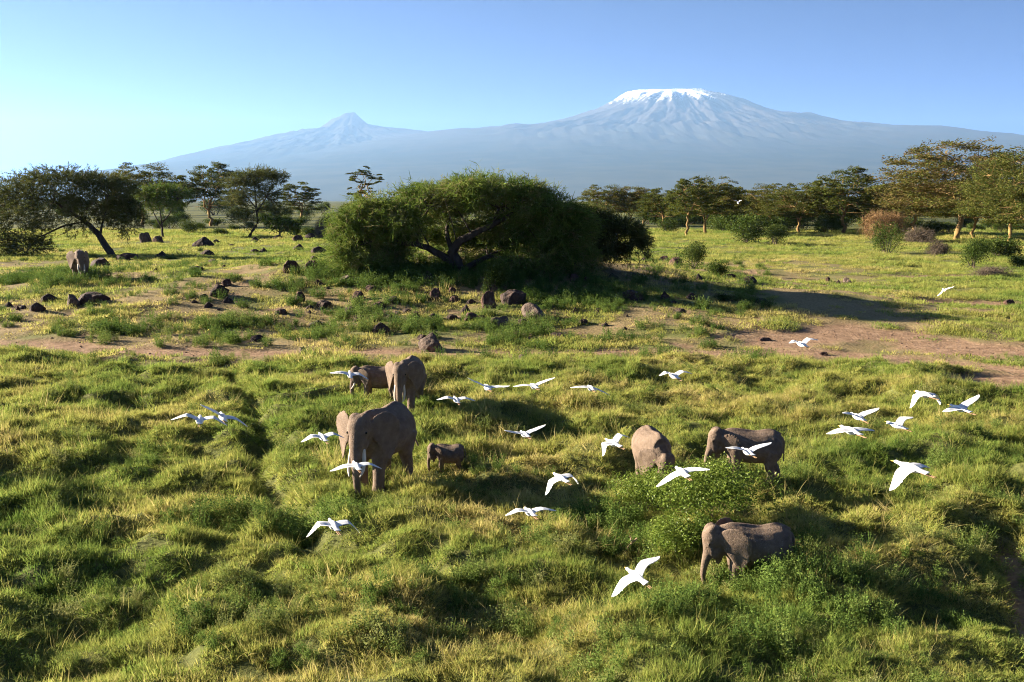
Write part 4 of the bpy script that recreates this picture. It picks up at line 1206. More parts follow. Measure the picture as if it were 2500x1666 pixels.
# x, y of the foot-centre in the photograph, width, height (px), colour, own label or None
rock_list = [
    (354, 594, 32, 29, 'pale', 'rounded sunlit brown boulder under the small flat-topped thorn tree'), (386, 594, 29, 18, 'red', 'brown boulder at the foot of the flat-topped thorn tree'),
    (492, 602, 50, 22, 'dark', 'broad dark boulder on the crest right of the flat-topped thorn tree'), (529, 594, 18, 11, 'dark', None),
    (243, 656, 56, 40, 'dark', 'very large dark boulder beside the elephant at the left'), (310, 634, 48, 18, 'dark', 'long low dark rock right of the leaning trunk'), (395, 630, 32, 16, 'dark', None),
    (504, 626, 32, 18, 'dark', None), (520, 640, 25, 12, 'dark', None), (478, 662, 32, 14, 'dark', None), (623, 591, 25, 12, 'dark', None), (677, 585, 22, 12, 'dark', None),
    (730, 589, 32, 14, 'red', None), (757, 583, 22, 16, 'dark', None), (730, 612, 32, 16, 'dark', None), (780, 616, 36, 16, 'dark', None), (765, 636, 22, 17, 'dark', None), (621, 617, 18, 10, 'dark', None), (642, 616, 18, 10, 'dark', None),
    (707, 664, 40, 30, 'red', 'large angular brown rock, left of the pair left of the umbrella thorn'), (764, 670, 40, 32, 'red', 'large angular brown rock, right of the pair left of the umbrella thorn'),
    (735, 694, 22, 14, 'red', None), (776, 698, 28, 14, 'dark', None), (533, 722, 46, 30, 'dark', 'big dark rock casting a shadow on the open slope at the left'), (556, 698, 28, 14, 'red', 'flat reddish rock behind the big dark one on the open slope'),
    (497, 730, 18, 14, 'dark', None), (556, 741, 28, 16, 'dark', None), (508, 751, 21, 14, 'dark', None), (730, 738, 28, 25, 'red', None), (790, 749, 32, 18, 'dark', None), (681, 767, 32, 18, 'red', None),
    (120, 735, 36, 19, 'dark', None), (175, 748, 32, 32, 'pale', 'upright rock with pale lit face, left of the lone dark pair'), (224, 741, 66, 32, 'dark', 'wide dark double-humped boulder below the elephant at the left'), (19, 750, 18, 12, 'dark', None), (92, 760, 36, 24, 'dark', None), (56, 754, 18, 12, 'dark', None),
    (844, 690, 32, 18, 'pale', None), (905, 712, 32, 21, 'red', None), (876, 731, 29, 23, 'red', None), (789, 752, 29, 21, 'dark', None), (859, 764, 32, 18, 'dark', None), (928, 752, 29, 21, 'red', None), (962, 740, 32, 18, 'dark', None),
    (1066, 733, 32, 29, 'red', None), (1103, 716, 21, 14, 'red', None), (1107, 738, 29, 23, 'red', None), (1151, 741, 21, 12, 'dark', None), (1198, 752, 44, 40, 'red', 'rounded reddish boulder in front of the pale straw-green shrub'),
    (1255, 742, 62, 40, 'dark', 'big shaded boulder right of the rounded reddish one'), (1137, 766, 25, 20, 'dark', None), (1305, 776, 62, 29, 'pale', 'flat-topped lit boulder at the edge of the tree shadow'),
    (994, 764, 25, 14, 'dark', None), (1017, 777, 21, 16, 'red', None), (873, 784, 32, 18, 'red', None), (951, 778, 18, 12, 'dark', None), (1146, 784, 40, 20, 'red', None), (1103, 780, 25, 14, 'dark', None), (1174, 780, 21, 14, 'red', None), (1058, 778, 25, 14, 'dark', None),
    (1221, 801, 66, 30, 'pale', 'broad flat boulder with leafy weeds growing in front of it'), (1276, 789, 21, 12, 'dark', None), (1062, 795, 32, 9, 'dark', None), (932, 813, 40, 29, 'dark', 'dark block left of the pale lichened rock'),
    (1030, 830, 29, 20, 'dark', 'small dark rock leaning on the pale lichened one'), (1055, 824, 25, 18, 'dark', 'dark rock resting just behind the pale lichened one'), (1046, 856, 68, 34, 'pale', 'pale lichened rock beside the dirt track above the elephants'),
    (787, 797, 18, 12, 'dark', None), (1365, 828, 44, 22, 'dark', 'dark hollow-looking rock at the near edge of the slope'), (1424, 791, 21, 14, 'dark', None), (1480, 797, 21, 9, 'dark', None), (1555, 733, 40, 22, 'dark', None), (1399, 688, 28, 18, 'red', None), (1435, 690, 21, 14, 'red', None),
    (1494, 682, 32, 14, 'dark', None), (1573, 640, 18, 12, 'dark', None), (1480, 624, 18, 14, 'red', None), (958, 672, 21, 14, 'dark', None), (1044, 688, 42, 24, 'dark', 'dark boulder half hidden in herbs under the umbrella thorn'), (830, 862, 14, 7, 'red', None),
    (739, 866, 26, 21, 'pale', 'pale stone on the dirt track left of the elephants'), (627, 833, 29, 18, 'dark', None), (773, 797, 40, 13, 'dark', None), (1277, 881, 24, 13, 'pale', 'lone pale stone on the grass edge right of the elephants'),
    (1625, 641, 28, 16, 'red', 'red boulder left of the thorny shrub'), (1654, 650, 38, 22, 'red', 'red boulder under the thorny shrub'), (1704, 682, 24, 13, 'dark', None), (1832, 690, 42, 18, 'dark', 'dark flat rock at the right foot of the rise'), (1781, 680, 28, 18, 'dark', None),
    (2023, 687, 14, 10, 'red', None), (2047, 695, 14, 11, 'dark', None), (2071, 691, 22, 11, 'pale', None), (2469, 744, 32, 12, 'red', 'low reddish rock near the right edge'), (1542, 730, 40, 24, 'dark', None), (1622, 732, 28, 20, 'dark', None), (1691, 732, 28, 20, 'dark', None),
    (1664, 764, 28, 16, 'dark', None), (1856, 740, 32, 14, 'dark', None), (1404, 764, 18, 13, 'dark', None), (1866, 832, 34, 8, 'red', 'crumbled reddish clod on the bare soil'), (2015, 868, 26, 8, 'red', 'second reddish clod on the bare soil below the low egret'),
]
rs_r = np.random.default_rng(404)
n_big = len(rock_list)
for i in range(110):      # the many small stones between and around the boulders
    px, py = rs_r.uniform(10, 1560), rs_r.uniform(640, 842)
    if i % 3:
        q = rock_list[int(rs_r.integers(0, n_big))]; px, py = q[0] + rs_r.normal(0, 34), q[1] + abs(rs_r.normal(2, 9))
    if py > 846 or py < 590: continue
    if any(abs(px - q[0]) < q[2] * 0.7 and abs(py - q[1]) < q[3] * 0.9 for q in rock_list): continue
    w = (7 + 15 * rs_r.uniform(0, 1) ** 2) * (0.6 + 0.4 * (py - 600) / 240)
    rock_list.append((px, py, w, w * rs_r.uniform(0.45, 0.7), ('dark', 'dark', 'red')[i % 3], None))
rock_items = []
for i, (px, py, w, h, c, lab) in enumerate(rock_list):
    p = at(px, py)
    u = p[1] / FOC
    rs = np.random.default_rng(900 + i)
    sx = w * u / 2 * 1.12
    sz = h * u * 1.02
    rot = rs.uniform(-0.5, 0.5) + math.pi * int(rs.integers(0, 2))
    zone = 'along the crest' if py < 625 else ('on the upper slope' if py < 700 else ('on the mid slope' if py < 760 else 'low on the slope'))
    side = 'left of the umbrella thorn' if px < 820 else ('below the umbrella thorn' if px < 1300 else 'right of the umbrella thorn')
    rock_items.append([(px, py, c, lab, zone, side), (p[0], p[1] + sx * 0.3, gz(p[0], p[1] + sx * 0.3) + sz * 0.03), rot, (sx, sx * rs.uniform(0.75, 1.05), sz), ROCKS[c][i % 4]])
count = {}
for it in sorted(rock_items, key=lambda q: q[0][0]):
    px, py, c, lab, zone, side = it[0]
    if lab is None:
        key = (c, zone, side); count[key] = count.get(key, 0) + 1
        word = {'dark': 'dark lava rock', 'red': 'reddish lava rock', 'pale': 'pale rock'}[c]
        lab = '%s %s %s, %s from left' % (word, zone, side, ordinal(count[key]))
    add_obj('rock', it[4], loc=it[1], rot=(0, 0, it[2]), scale=it[3], label=lab, cat='rock', group='lava rocks strewn over the rise')
# ------------------------------------------------------------------ elephants: one continuous skin each, shaped for its own pose
def elephant_skin():
    m, N, L = new_mat('elephant_skin')
    tc = N.new('ShaderNodeTexCoord')
    n = N.new('ShaderNodeTexNoise'); n.inputs['Scale'].default_value = 3.2; n.inputs['Detail'].default_value = 9; n.inputs['Roughness'].default_value = 0.68
    L.new(tc.outputs['Object'], n.inputs['Vector'])
    r = ramp(N, [(0.32, (0.135, 0.093, 0.065)), (0.5, (0.180, 0.127, 0.090)), (0.70, (0.235, 0.170, 0.123))]); L.new(n.outputs[0], r.inputs[0])
    v = N.new('ShaderNodeTexVoronoi'); v.feature = 'DISTANCE_TO_EDGE'; v.inputs['Scale'].default_value = 15
    mp = N.new('ShaderNodeMapping'); mp.inputs['Scale'].default_value = (1, 1, 1.9)
    w = N.new('ShaderNodeTexNoise'); w.inputs['Scale'].default_value = 4
    ad = N.new('ShaderNodeMix'); ad.data_type = 'RGBA'; ad.blend_type = 'LINEAR_LIGHT'; ad.inputs[0].default_value = 0.12
    L.new(tc.outputs['Object'], w.inputs['Vector']); L.new(tc.outputs['Object'], ad.inputs[6]); L.new(w.outputs[1], ad.inputs[7])
    L.new(ad.outputs[2], mp.inputs[0]); L.new(mp.outputs[0], v.inputs['Vector'])
    cl = N.new('ShaderNodeMath'); cl.operation = 'MINIMUM'; cl.inputs[1].default_value = 0.16; L.new(v.outputs['Distance'], cl.inputs[0])
    b = N.new('ShaderNodeBump'); b.inputs['Strength'].default_value = 0.7; b.inputs['Distance'].default_value = 0.06
    n3 = N.new('ShaderNodeTexNoise'); n3.inputs['Scale'].default_value = 9; n3.inputs['Detail'].default_value = 6; L.new(tc.outputs['Object'], n3.inputs['Vector'])
    sm = N.new('ShaderNodeMath'); sm.operation = 'MULTIPLY_ADD'; sm.inputs[1].default_value = 0.35; L.new(n3.outputs[0], sm.inputs[0]); L.new(cl.outputs[0], sm.inputs[2])
    L.new(sm.outputs[0], b.inputs['Height'])
    p = N.new('ShaderNodeBsdfPrincipled'); p.inputs['Roughness'].default_value = 0.85; p.inputs['Specular IOR Level'].default_value = 0.2
    L.new(r.outputs[0], p.inputs['Base Color']); L.new(b.outputs[0], p.inputs['Normal'])
    o = N.new('ShaderNodeOutputMaterial'); L.new(p.outputs[0], o.inputs[0])
    return m


SKIN = elephant_skin()
IVORY = rough_mat('ivory', (0.55, 0.47, 0.36), (0.72, 0.65, 0.54), 4, 0.1, 10, rough=0.45)
EYE = rough_mat('elephant_eye', (0.01, 0.008, 0.006), (0.02, 0.015, 0.01), 4, 0.0, 10, rough=0.2)


def ring_loft(C, RY, RZ, axis_pts=None, n=18, close=True):
    """loft of ellipses in the YZ plane along x (C: centres)"""
    C = np.asarray(C, float); m = len(C)
    a = np.linspace(0, 2 * np.pi, n, endpoint=False)
    V = []
    for c, ry, rz in zip(C, RY, RZ):
        y = ry * np.sin(a) * (1 - 0.16 * np.clip(np.cos(a), 0, 1) ** 2)
        z = rz * np.cos(a)
        V.append(np.stack([np.full(n, c[0]), c[1] + y, c[2] + z], -1))
    V = np.concatenate(V); F = []
    for i in range(m - 1):
        for k in range(n):
            F.append((i * n + k, i * n + (k + 1) % n, (i + 1) * n + (k + 1) % n, (i + 1) * n + k))
    V, F = list(V), list(F)
    for i, rev in ((0, True), (m - 1, False)):
        V.append(np.mean(V[i * n:(i + 1) * n], axis=0)); q = len(V) - 1
        for k in range(n):
            t = (i * n + k, i * n + (k + 1) % n, q, q)
            F.append(t[::-1] if rev else t)
    return np.array(V), np.array(F)


def limb(pts, rad, n=12, sub=5):
    """smooth capped tube through points"""
    pts = np.asarray(pts, float); rad = np.asarray(rad, float)
    m = len(pts)
    # Catmull-Rom refinement
    P, R = [], []
    for i in range(m - 1):
        p0, p1, p2, p3 = pts[max(i - 1, 0)], pts[i], pts[i + 1], pts[min(i + 2, m - 1)]
        for t in np.linspace(0, 1, sub, endpoint=False):
            P.append(0.5 * ((2 * p1) + (-p0 + p2) * t + (2 * p0 - 5 * p1 + 4 * p2 - p3) * t * t + (-p0 + 3 * p1 - 3 * p2 + p3) * t ** 3))
            R.append(rad[i] * (1 - t) + rad[i + 1] * t)
    P.append(pts[-1]); R.append(rad[-1])
    V, F = tube(P, R, n)
    V = list(V); F = list(map(tuple, F)); mm = len(P)
    V.append(P[0]); V.append(P[-1]); a, b = len(V) - 2, len(V) - 1
    for k in range(n):
        F.append((k, a, a, (k + 1) % n)); F.append(((mm - 1) * n + k, (mm - 1) * n + (k + 1) % n, b, b))
    return np.array(V), np.array(F)


def ball(c, r, n=14):
    c = np.asarray(c, float); r = np.broadcast_to(np.asarray(r, float), 3)
    u = np.linspace(0, np.pi, n); w = np.linspace(0, 2 * np.pi, n * 2, endpoint=False)
    V = np.array([[math.sin(a) * math.cos(b), math.sin(a) * math.sin(b), math.cos(a)] for a in u for b in w]) * r + c
    k = n * 2
    F = [(i * k + j, (i + 1) * k + j, (i + 1) * k + (j + 1) % k, i * k + (j + 1) % k) for i in range(n - 1) for j in range(k)]
    return V, np.array(F)


EAR = np.array([(0.0, 0.28), (0.10, 0.40), (0.30, 0.47), (0.55, 0.47), (0.76, 0.38), (0.90, 0.22), (0.95, -0.05), (0.88, -0.32), (0.74, -0.58), (0.58, -0.80), (0.46, -0.90),
                (0.34, -0.80), (0.22, -0.58), (0.10, -0.36), (0.0, -0.22)])


def ear_shell(size, swing, side, droop=0.0, fold=0.0, thick=0.06):
    """large flat ear hinged on the side of the head; swing 0 = laid back, 90 = spread"""
    c = np.array([0.42, -0.05]); nr = 6
    o = EAR
    # densify outline
    O = []
    for i in range(len(o)):
        p, q = o[i], o[(i + 1) % len(o)]
        for t in (0, 0.34, 0.67): O.append(p * (1 - t) + q * t)
    O = np.array(O); m = len(O)
    A, B, R_ = [c[0]], [c[1]], [0.0]
    for r in np.linspace(1 / nr, 1, nr):
        for p in O:
            q = c + (p - c) * r; A.append(q[0]); B.append(q[1]); R_.append(r)
    A, B, R_ = np.array(A), np.array(B), np.array(R_)
    bend = -(0.03 + 0.20 * min(1.0, max(0.0, (swing - 25) / 35.0))) * A ** 2 + 0.05 * np.sin(B * 5.0 + 1.0) * A + 0.03 * np.sin(A * 9) * np.clip(-B, 0, 1)
    bend = bend - fold * np.clip(B - 0.25, 0, 1) * 0.9         # top edge folded backwards
    th = thick * (1 - 0.45 * R_ ** 2)
    s = math.radians(swing)
    ad = np.array([-math.cos(s), side * math.sin(s), 0.0]); nd = np.array([math.sin(s), side * math.cos(s), 0.0])
    up = np.array([0.0, 0.0, 1.0]) - ad * droop; up /= np.linalg.norm(up)
    def pos(off):
        return (A[:, None] * ad + B[:, None] * up + (bend + off)[:, None] * nd) * size
    V = np.concatenate([pos(th / 2), pos(-th / 2)])
    h = len(A); F = []
    for lay, flip in ((0, False), (h, True)):
        for j in range(m):
            t = [lay, lay + 1 + j, lay + 1 + (j + 1) % m, lay + 1 + (j + 1) % m]
            F.append(t[::-1] if flip else t)
        for r in range(nr - 1):
            for j in range(m):
                a, b = lay + 1 + r * m + j, lay + 1 + r * m + (j + 1) % m
                t = [a, a + m, b + m, b]
                F.append(t[::-1] if flip else t)
    e0 = 1 + (nr - 1) * m
    for j in range(m):
        F.append([e0 + j, h + e0 + j, h + e0 + (j + 1) % m, e0 + (j + 1) % m])
    return V, np.array(F)


def rot_zy(v, yaw, pitch):
    """pitch nose-down about y, then yaw about z"""
    v = np.atleast_2d(v)
    c, s = math.cos(pitch), math.sin(pitch)
    w = np.stack([v[:, 0] * c + v[:, 2] * s, v[:, 1], -v[:, 0] * s + v[:, 2] * c], -1)
    c, s = math.cos(yaw), math.sin(yaw)
    return np.stack([w[:, 0] * c - w[:, 1] * s, w[:, 0] * s + w[:, 1] * c, w[:, 2]], -1)


TRUNK_HANG = [(0, 0), (0.10, -0.30), (0.13, -0.65), (0.10, -1.0), (0.06, -1.30), (0.02, -1.52)]


def elephant(px, py, height_m, heading, label, head_yaw=0.0, head_pitch=0.15, ears=(35, 35), trunk=TRUNK_HANG, legs=(0.1, -0.1, -0.08, 0.12), tusk=0.0, young=0.0,
             head_drop=0.0, ear_size=1.0, voxel=0.038, sink=0.0, trunk_bend=0.0, k=1.0, fold=0.25, tail=(0.0, 1.0), fat=1.0, squash=1.0):
    """heading: degrees, 0 = facing right in the picture, 90 = away, 180 = left, 270 = towards us. (px, py): ground point under the middle of the body"""
    parts = []
    hs = 1.0 + 0.10 * young                              # calves have bigger heads
    X = [-1.27, -1.22, -1.10, -0.88, -0.5, -0.1, 0.3, 0.65, 0.95, 1.2, 1.38]
    CZ = [1.58, 1.58, 1.57, 1.565, 1.52, 1.48, 1.50, 1.55, 1.62, 1.72, 1.80]
    RY = [0.10, 0.28, 0.44, 0.57, 0.64, 0.67, 0.64, 0.56, 0.46, 0.36, 0.28]
    RZ = [0.14, 0.36, 0.56, 0.70, 0.72, 0.71, 0.71, 0.71, 0.66, 0.52, 0.38]
    if young: X = [x * (1 - 0.06 * young) for x in X]
    C = [(x, 0, z) for x, z in zip(X, CZ)]
    parts.append(ring_loft(C, [r * fat for r in RY], RZ))
    parts.append(limb([(-1.15, 0, 2.02), (-0.7, 0, 2.19), (-0.1, 0, 2.13), (0.5, 0, 2.18), (0.95, 0, 2.2), (1.2, 0, 2.12)], [0.10, 0.12, 0.10, 0.12, 0.13, 0.12], 8))   # spine ridge
    for s in (-1, 1):
        parts.append(ball((-0.78, s * 0.34, 1.45), (0.42, 0.26, 0.58)))     # haunch
        parts.append(ball((0.78, s * 0.34, 1.45), (0.34, 0.22, 0.58)))      # shoulder
    fx = 0.80 * (1 - 0.05 * young); bx = -0.80 * (1 - 0.05 * young)
    for i, (x0, y0, front) in enumerate(((fx, 0.32, 1), (fx, -0.32, 1), (bx, 0.33, 0), (bx, -0.33, 0))):
        d = legs[i]
        if front:
            parts.append(limb([(x0, y0, 1.45), (x0 + d * 0.3, y0, 1.0), (x0 + d * 0.62, y0, 0.62), (x0 + d * 0.9, y0, 0.28), (x0 + d, y0, 0.08), (x0 + d + 0.02, y0, 0.0)], [0.29, 0.235, 0.185, 0.165, 0.19, 0.20]))
        else:
            parts.append(limb([(x0, y0, 1.40), (x0 + 0.08 + d * 0.3, y0, 0.98), (x0 + 0.07 + d * 0.6, y0, 0.72), (x0 - 0.04 + d * 0.9, y0, 0.36), (x0 + d, y0, 0.08), (x0 + d + 0.02, y0, 0.0)], [0.36, 0.27, 0.205, 0.16, 0.18, 0.19]))
    # tail
    parts.append(limb([(-1.18, 0, 1.95), (-1.29, tail[0] * 0.1, 1.75), (-1.31 - 0.1 * abs(tail[0]), tail[0] * 0.3, 1.3), (-1.30 - 0.2 * abs(tail[0]), tail[0] * 0.6, 2.0 - tail[1] * 1.15)], [0.07, 0.05, 0.04, 0.036], 8))
    # head, turned on the neck
    piv = np.array([1.18, 0, 1.86 - head_drop])
    hp, hy = head_pitch, math.radians(head_yaw)
    def H(pt): return piv + rot_zy(np.array(pt, float) * hs, hy, hp)[0]
    head = []
    head.append(limb([(0.95, 0, 1.80), tuple((np.array([1.05, 0, 1.86]) + H((0.0, 0, 0.0))) / 2), tuple(H((0.28, 0, 0.08)))], [0.44, 0.40, 0.36]))
    for part in (ball((0.34, 0, 0.16), (0.37, 0.34, 0.38)), ball((0.30, 0.12, 0.40), (0.22, 0.17, 0.16)), ball((0.30, -0.12, 0.40), (0.22, 0.17, 0.16)),
                 ball((0.50, 0, 0.02), (0.24, 0.25, 0.36)), ball((0.34, 0, -0.28), (0.26, 0.24, 0.28)),
                 ball((0.56, 0.15, -0.22), (0.15, 0.11, 0.28)), ball((0.56, -0.15, -0.22), (0.15, 0.11, 0.28)),
                 ball((0.52, 0.235, 0.10), (0.13, 0.05, 0.07)), ball((0.52, -0.235, 0.10), (0.13, 0.05, 0.07))):
        v, f = part
        head.append((piv + rot_zy(v * hs, hy, hp), f))
    head.append(limb([H((0.36, 0, -0.42)), H((0.50, 0, -0.62)), H((0.60, 0, -0.70))], [0.17, 0.11, 0.05]))       # lower jaw
    root = H((0.64, 0, -0.18))
    T = [H((0.52, 0, 0.10)), root]
    R = [0.24, 0.225]
    n_t = len(trunk)
    for i, q in enumerate(trunk[1:], 1):
        o = np.array([q[0], q[2] if len(q) > 2 else 0.0, q[1]])
        o = rot_zy(o, hy, 0)[0]
        T.append(root + o * (1 + 0.0 * young)); R.append(0.20 - 0.125 * (i / (n_t - 1)) ** 0.75)
    head.append(limb(T, R, 12, 6))
    for s, sw in ((1, ears[0]), (-1, ears[1])):
        v, f = ear_shell(1.02 * ear_size, sw, s, 0.10, fold)
        base = np.array([0.22, s * 0.34, -0.02])
        head.append((piv + rot_zy(base * hs, hy, hp) + rot_zy(v * hs, hy, hp * 0.3), f))
    v, f = join(parts + head)
    S = height_m / 2.28
    me0 = mesh_np('tmp', v, f)
    tmp = bpy.data.objects.new('tmp', me0); COL.objects.link(tmp)
    rm = tmp.modifiers.new('r', 'REMESH'); rm.mode = 'VOXEL'; rm.voxel_size = voxel; rm.use_smooth_shade = True
    sm = tmp.modifiers.new('s', 'SMOOTH'); sm.factor = 0.5; sm.iterations = 3
    dg = bpy.context.evaluated_depsgraph_get()
    me = bpy.data.meshes.new_from_object(tmp.evaluated_get(dg))
    bpy.data.objects.remove(tmp)
    me.name = 'elephant'; me.materials.clear(); me.materials.append(SKIN)
    me.polygons.foreach_set('use_smooth', np.ones(len(me.polygons), bool))
    p = at(px * k, py * k)
    yaw = math.radians(heading)
    o = add_obj('elephant', me, loc=(p[0], p[1], p[2] - sink), rot=(0, 0, yaw), scale=(S * squash, S, S), label=label, cat='elephant', group='elephants feeding in the grass')
    for s in (1, -1):
        c = H((0.60, s * 0.265, 0.10))
        ev, ef = ball(c, 0.034, 8)
        add_obj('eye', mesh_np('eye', ev, ef, EYE, True), o)
        if tusk:
            a = [H((0.64, s * 0.16, -0.36)), H((0.74, s * 0.20, -0.36 - 0.45 * tusk)), H((0.90, s * 0.20, -0.36 - 0.85 * tusk)), H((1.06, s * 0.15, -0.36 - 1.05 * tusk))]
            tv, tf = limb(a, [0.065, 0.058, 0.045, 0.012], 8)
            add_obj('tusk', mesh_np('tusk', tv, tf, IVORY, True), o)
    return o


elephant(938, 1178, 2.36, 249, 'big tusked elephant cow facing us, nearest of the left-hand group', head_yaw=13, head_pitch=0.14, ears=(40, 42), tusk=0.62, legs=(0.14, -0.10, -0.05, 0.10), ear_size=1.04, tail=(0.7, 1.05))
elephant(998, 996, 2.02, 262, 'tusked elephant cow walking towards us with ears half spread, behind the biggest one', head_yaw=4, head_pitch=0.24, ears=(36, 34), tusk=0.60, fold=0.5, legs=(0.12, -0.12, 0.05, -0.05), trunk=[(0, 0), (0.08, -0.3), (0.12, -0.65), (0.13, -1.0), (0.12, -1.3), (0.10, -1.55)])
elephant(930, 978, 1.46, 186, 'half-grown elephant side-on with curled trunk behind the two cows', head_yaw=-3, head_pitch=0.42, ears=(30, 30), tusk=0.26, young=0.5, ear_size=0.80, fold=0.0,
         trunk=[(0, 0), (0.10, -0.3), (0.13, -0.6), (0.10, -0.9), (0.0, -1.08), (-0.14, -1.08), (-0.16, -0.95)], legs=(0.18, -0.05, -0.12, 0.10))
elephant(1100, 1148, 0.95, 183, 'tiny dark elephant calf beside the big cow', head_yaw=4, head_pitch=0.35, ears=(30, 30), young=1.6, ear_size=0.70, legs=(0.05, 0.2, -0.1, 0.1), voxel=0.042, fold=0.0, fat=1.25, sink=0.10, squash=0.86)
elephant(1590, 1178, 1.70, 278, 'stout elephant facing us head down behind the leafy bush', head_yaw=24, head_pitch=0.85, ears=(16, 16), head_drop=0.46, young=0.3, ear_size=0.90, fat=1.16, fold=0.0, trunk=[(0, 0), (0.12, -0.25), (0.18, -0.5), (0.22, -0.75), (0.25, -0.9)])
elephant(1836, 1174, 1.55, 176, 'elephant side-on browsing the far side of the leafy bush, tail hanging', head_yaw=8, head_pitch=0.26, ears=(30, 30), young=0.4, ear_size=0.74, fold=0.0, legs=(0.0, 0.15, 0.1, -0.3), trunk=[(0, 0), (0.12, -0.25), (0.2, -0.5), (0.22, -0.8), (0.18, -1.05)])
elephant(1846, 1402, 1.54, 182, 'young elephant side-on, trunk reaching into the grass below the leafy bush', head_yaw=4, head_pitch=0.46, ears=(33, 30), young=0.8, ear_size=1.0, fold=0.0, legs=(0.15, -0.05, -0.08, 0.12),
         trunk=[(0, 0), (0.10, -0.28), (0.17, -0.58), (0.20, -0.88), (0.14, -1.18)], sink=0.34, fat=1.08, squash=0.95)
elephant(197, 686, 2.55, 292, 'lone elephant in the shade of the leaning thorn tree', head_yaw=12, head_pitch=0.28, ears=(26, 24), tusk=0.5, voxel=0.045, trunk=[(0, 0), (0.08, -0.3), (0.1, -0.6), (0.08, -0.95), (0.02, -1.3)])
# ------------------------------------------------------------------ cattle egrets crossing over the grass
FEATHER = leaf_mat('white_feathers', [(0.0, (0.80, 0.80, 0.80)), (1.0, (0.86, 0.86, 0.86))], trans=0.18)
BEAK = rough_mat('yellow_beak', (0.62, 0.34, 0.05), (0.72, 0.45, 0.10), 20, 0.0, 20, rough=0.5)
LEG = rough_mat('egret_leg', (0.16, 0.09, 0.05), (0.34, 0.20, 0.10), 20, 0.0, 20, rough=0.6)


def wing_shell(a1, a2, s, sg):
    root = np.array([0.03, sg * 0.03, 0.03])
    wr = root + 0.19 * np.array([0.25, sg * math.cos(a1) * 0.968, math.sin(a1) * 0.968]) + np.array([0, sg * 0.015, 0])
    tip = wr + 0.28 * np.array([-math.sin(s), sg * math.cos(s) * math.cos(a2), math.cos(s) * math.sin(a2)])
    nst = 19; nc = 7
    top, bot = [], []
    for i in range(nst):
        t = i / (nst - 1) * 2
        # smooth bend at the wrist
        if t < 1: p = root + (wr - root) * t
        else: p = wr + (tip - wr) * (t - 1)
        w = max(0.0, 1 - abs(t - 1) / 0.35); p = p - np.array([0, 0, 0.010]) * w * (1 if a1 > a2 else -1)
        le = p + np.array([0.055 * (1 - t) if t < 1 else 0.0, 0, 0]) + np.array([0.012 * math.sin(min(t, 1) * math.pi), 0, 0])
        ch = np.interp(t, [0, 0.5, 1.0, 1.35, 1.7, 1.9, 2.0], [0.215, 0.20, 0.185, 0.165, 0.115, 0.06, 0.012])
        if t > 1.15: ch *= 1 - 0.09 * (i % 2)           # separate primaries
        sweep = np.interp(t, [0, 1, 2], [0.0, 0.0, 0.25])
        back = np.array([-math.cos(sweep), sg * math.sin(sweep) * 0.6, -0.10])
        for j in range(nc):
            c = j / (nc - 1)
            cam = 0.075 * ch * math.sin(math.pi * min(c * 1.25, 1.0)) 
            q = le + back * ch * c + np.array([0, 0, cam])
            th = 0.010 * (1 - c) ** 0.6 * (1 - 0.35 * t) + 0.002
            top.append(q + np.array([0, 0, th / 2])); bot.append(q - np.array([0, 0, th / 2]))
    V = np.array(top + bot); h = nst * nc; F = []
    for i in range(nst - 1):
        for j in range(nc - 1):
            a = i * nc + j; q = (a, a + 1, a + nc + 1, a + nc)
            F.append(q if sg > 0 else q[::-1]); q = tuple(x + h for x in q)
            F.append(q[::-1] if sg > 0 else q)
        for j in (0, nc - 1):
            a = i * nc + j; F.append((a, a + nc, a + nc + h, a + h))
    for j in range(nc - 1):
        a = (nst - 1) * nc + j; F.append((a, a + 1, a + 1 + h, a + h))
    return V, np.array(F)


EX = [-0.285, -0.275, -0.22, -0.17, -0.10, -0.02, 0.06, 0.12, 0.16, 0.195, 0.225, 0.25, 0.27, 0.285]
EY = [0.040, 0.052, 0.045, 0.040, 0.055, 0.066, 0.062, 0.048, 0.034, 0.026, 0.026, 0.026, 0.020, 0.008]
EZ = [0.004, 0.006, 0.012, 0.026, 0.050, 0.064, 0.062, 0.050, 0.036, 0.028, 0.027, 0.025, 0.018, 0.008]
EC = [-0.010, -0.010, -0.006, -0.002, 0.0, 0.0, 0.004, 0.008, 0.014, 0.022, 0.030, 0.034, 0.032, 0.030]
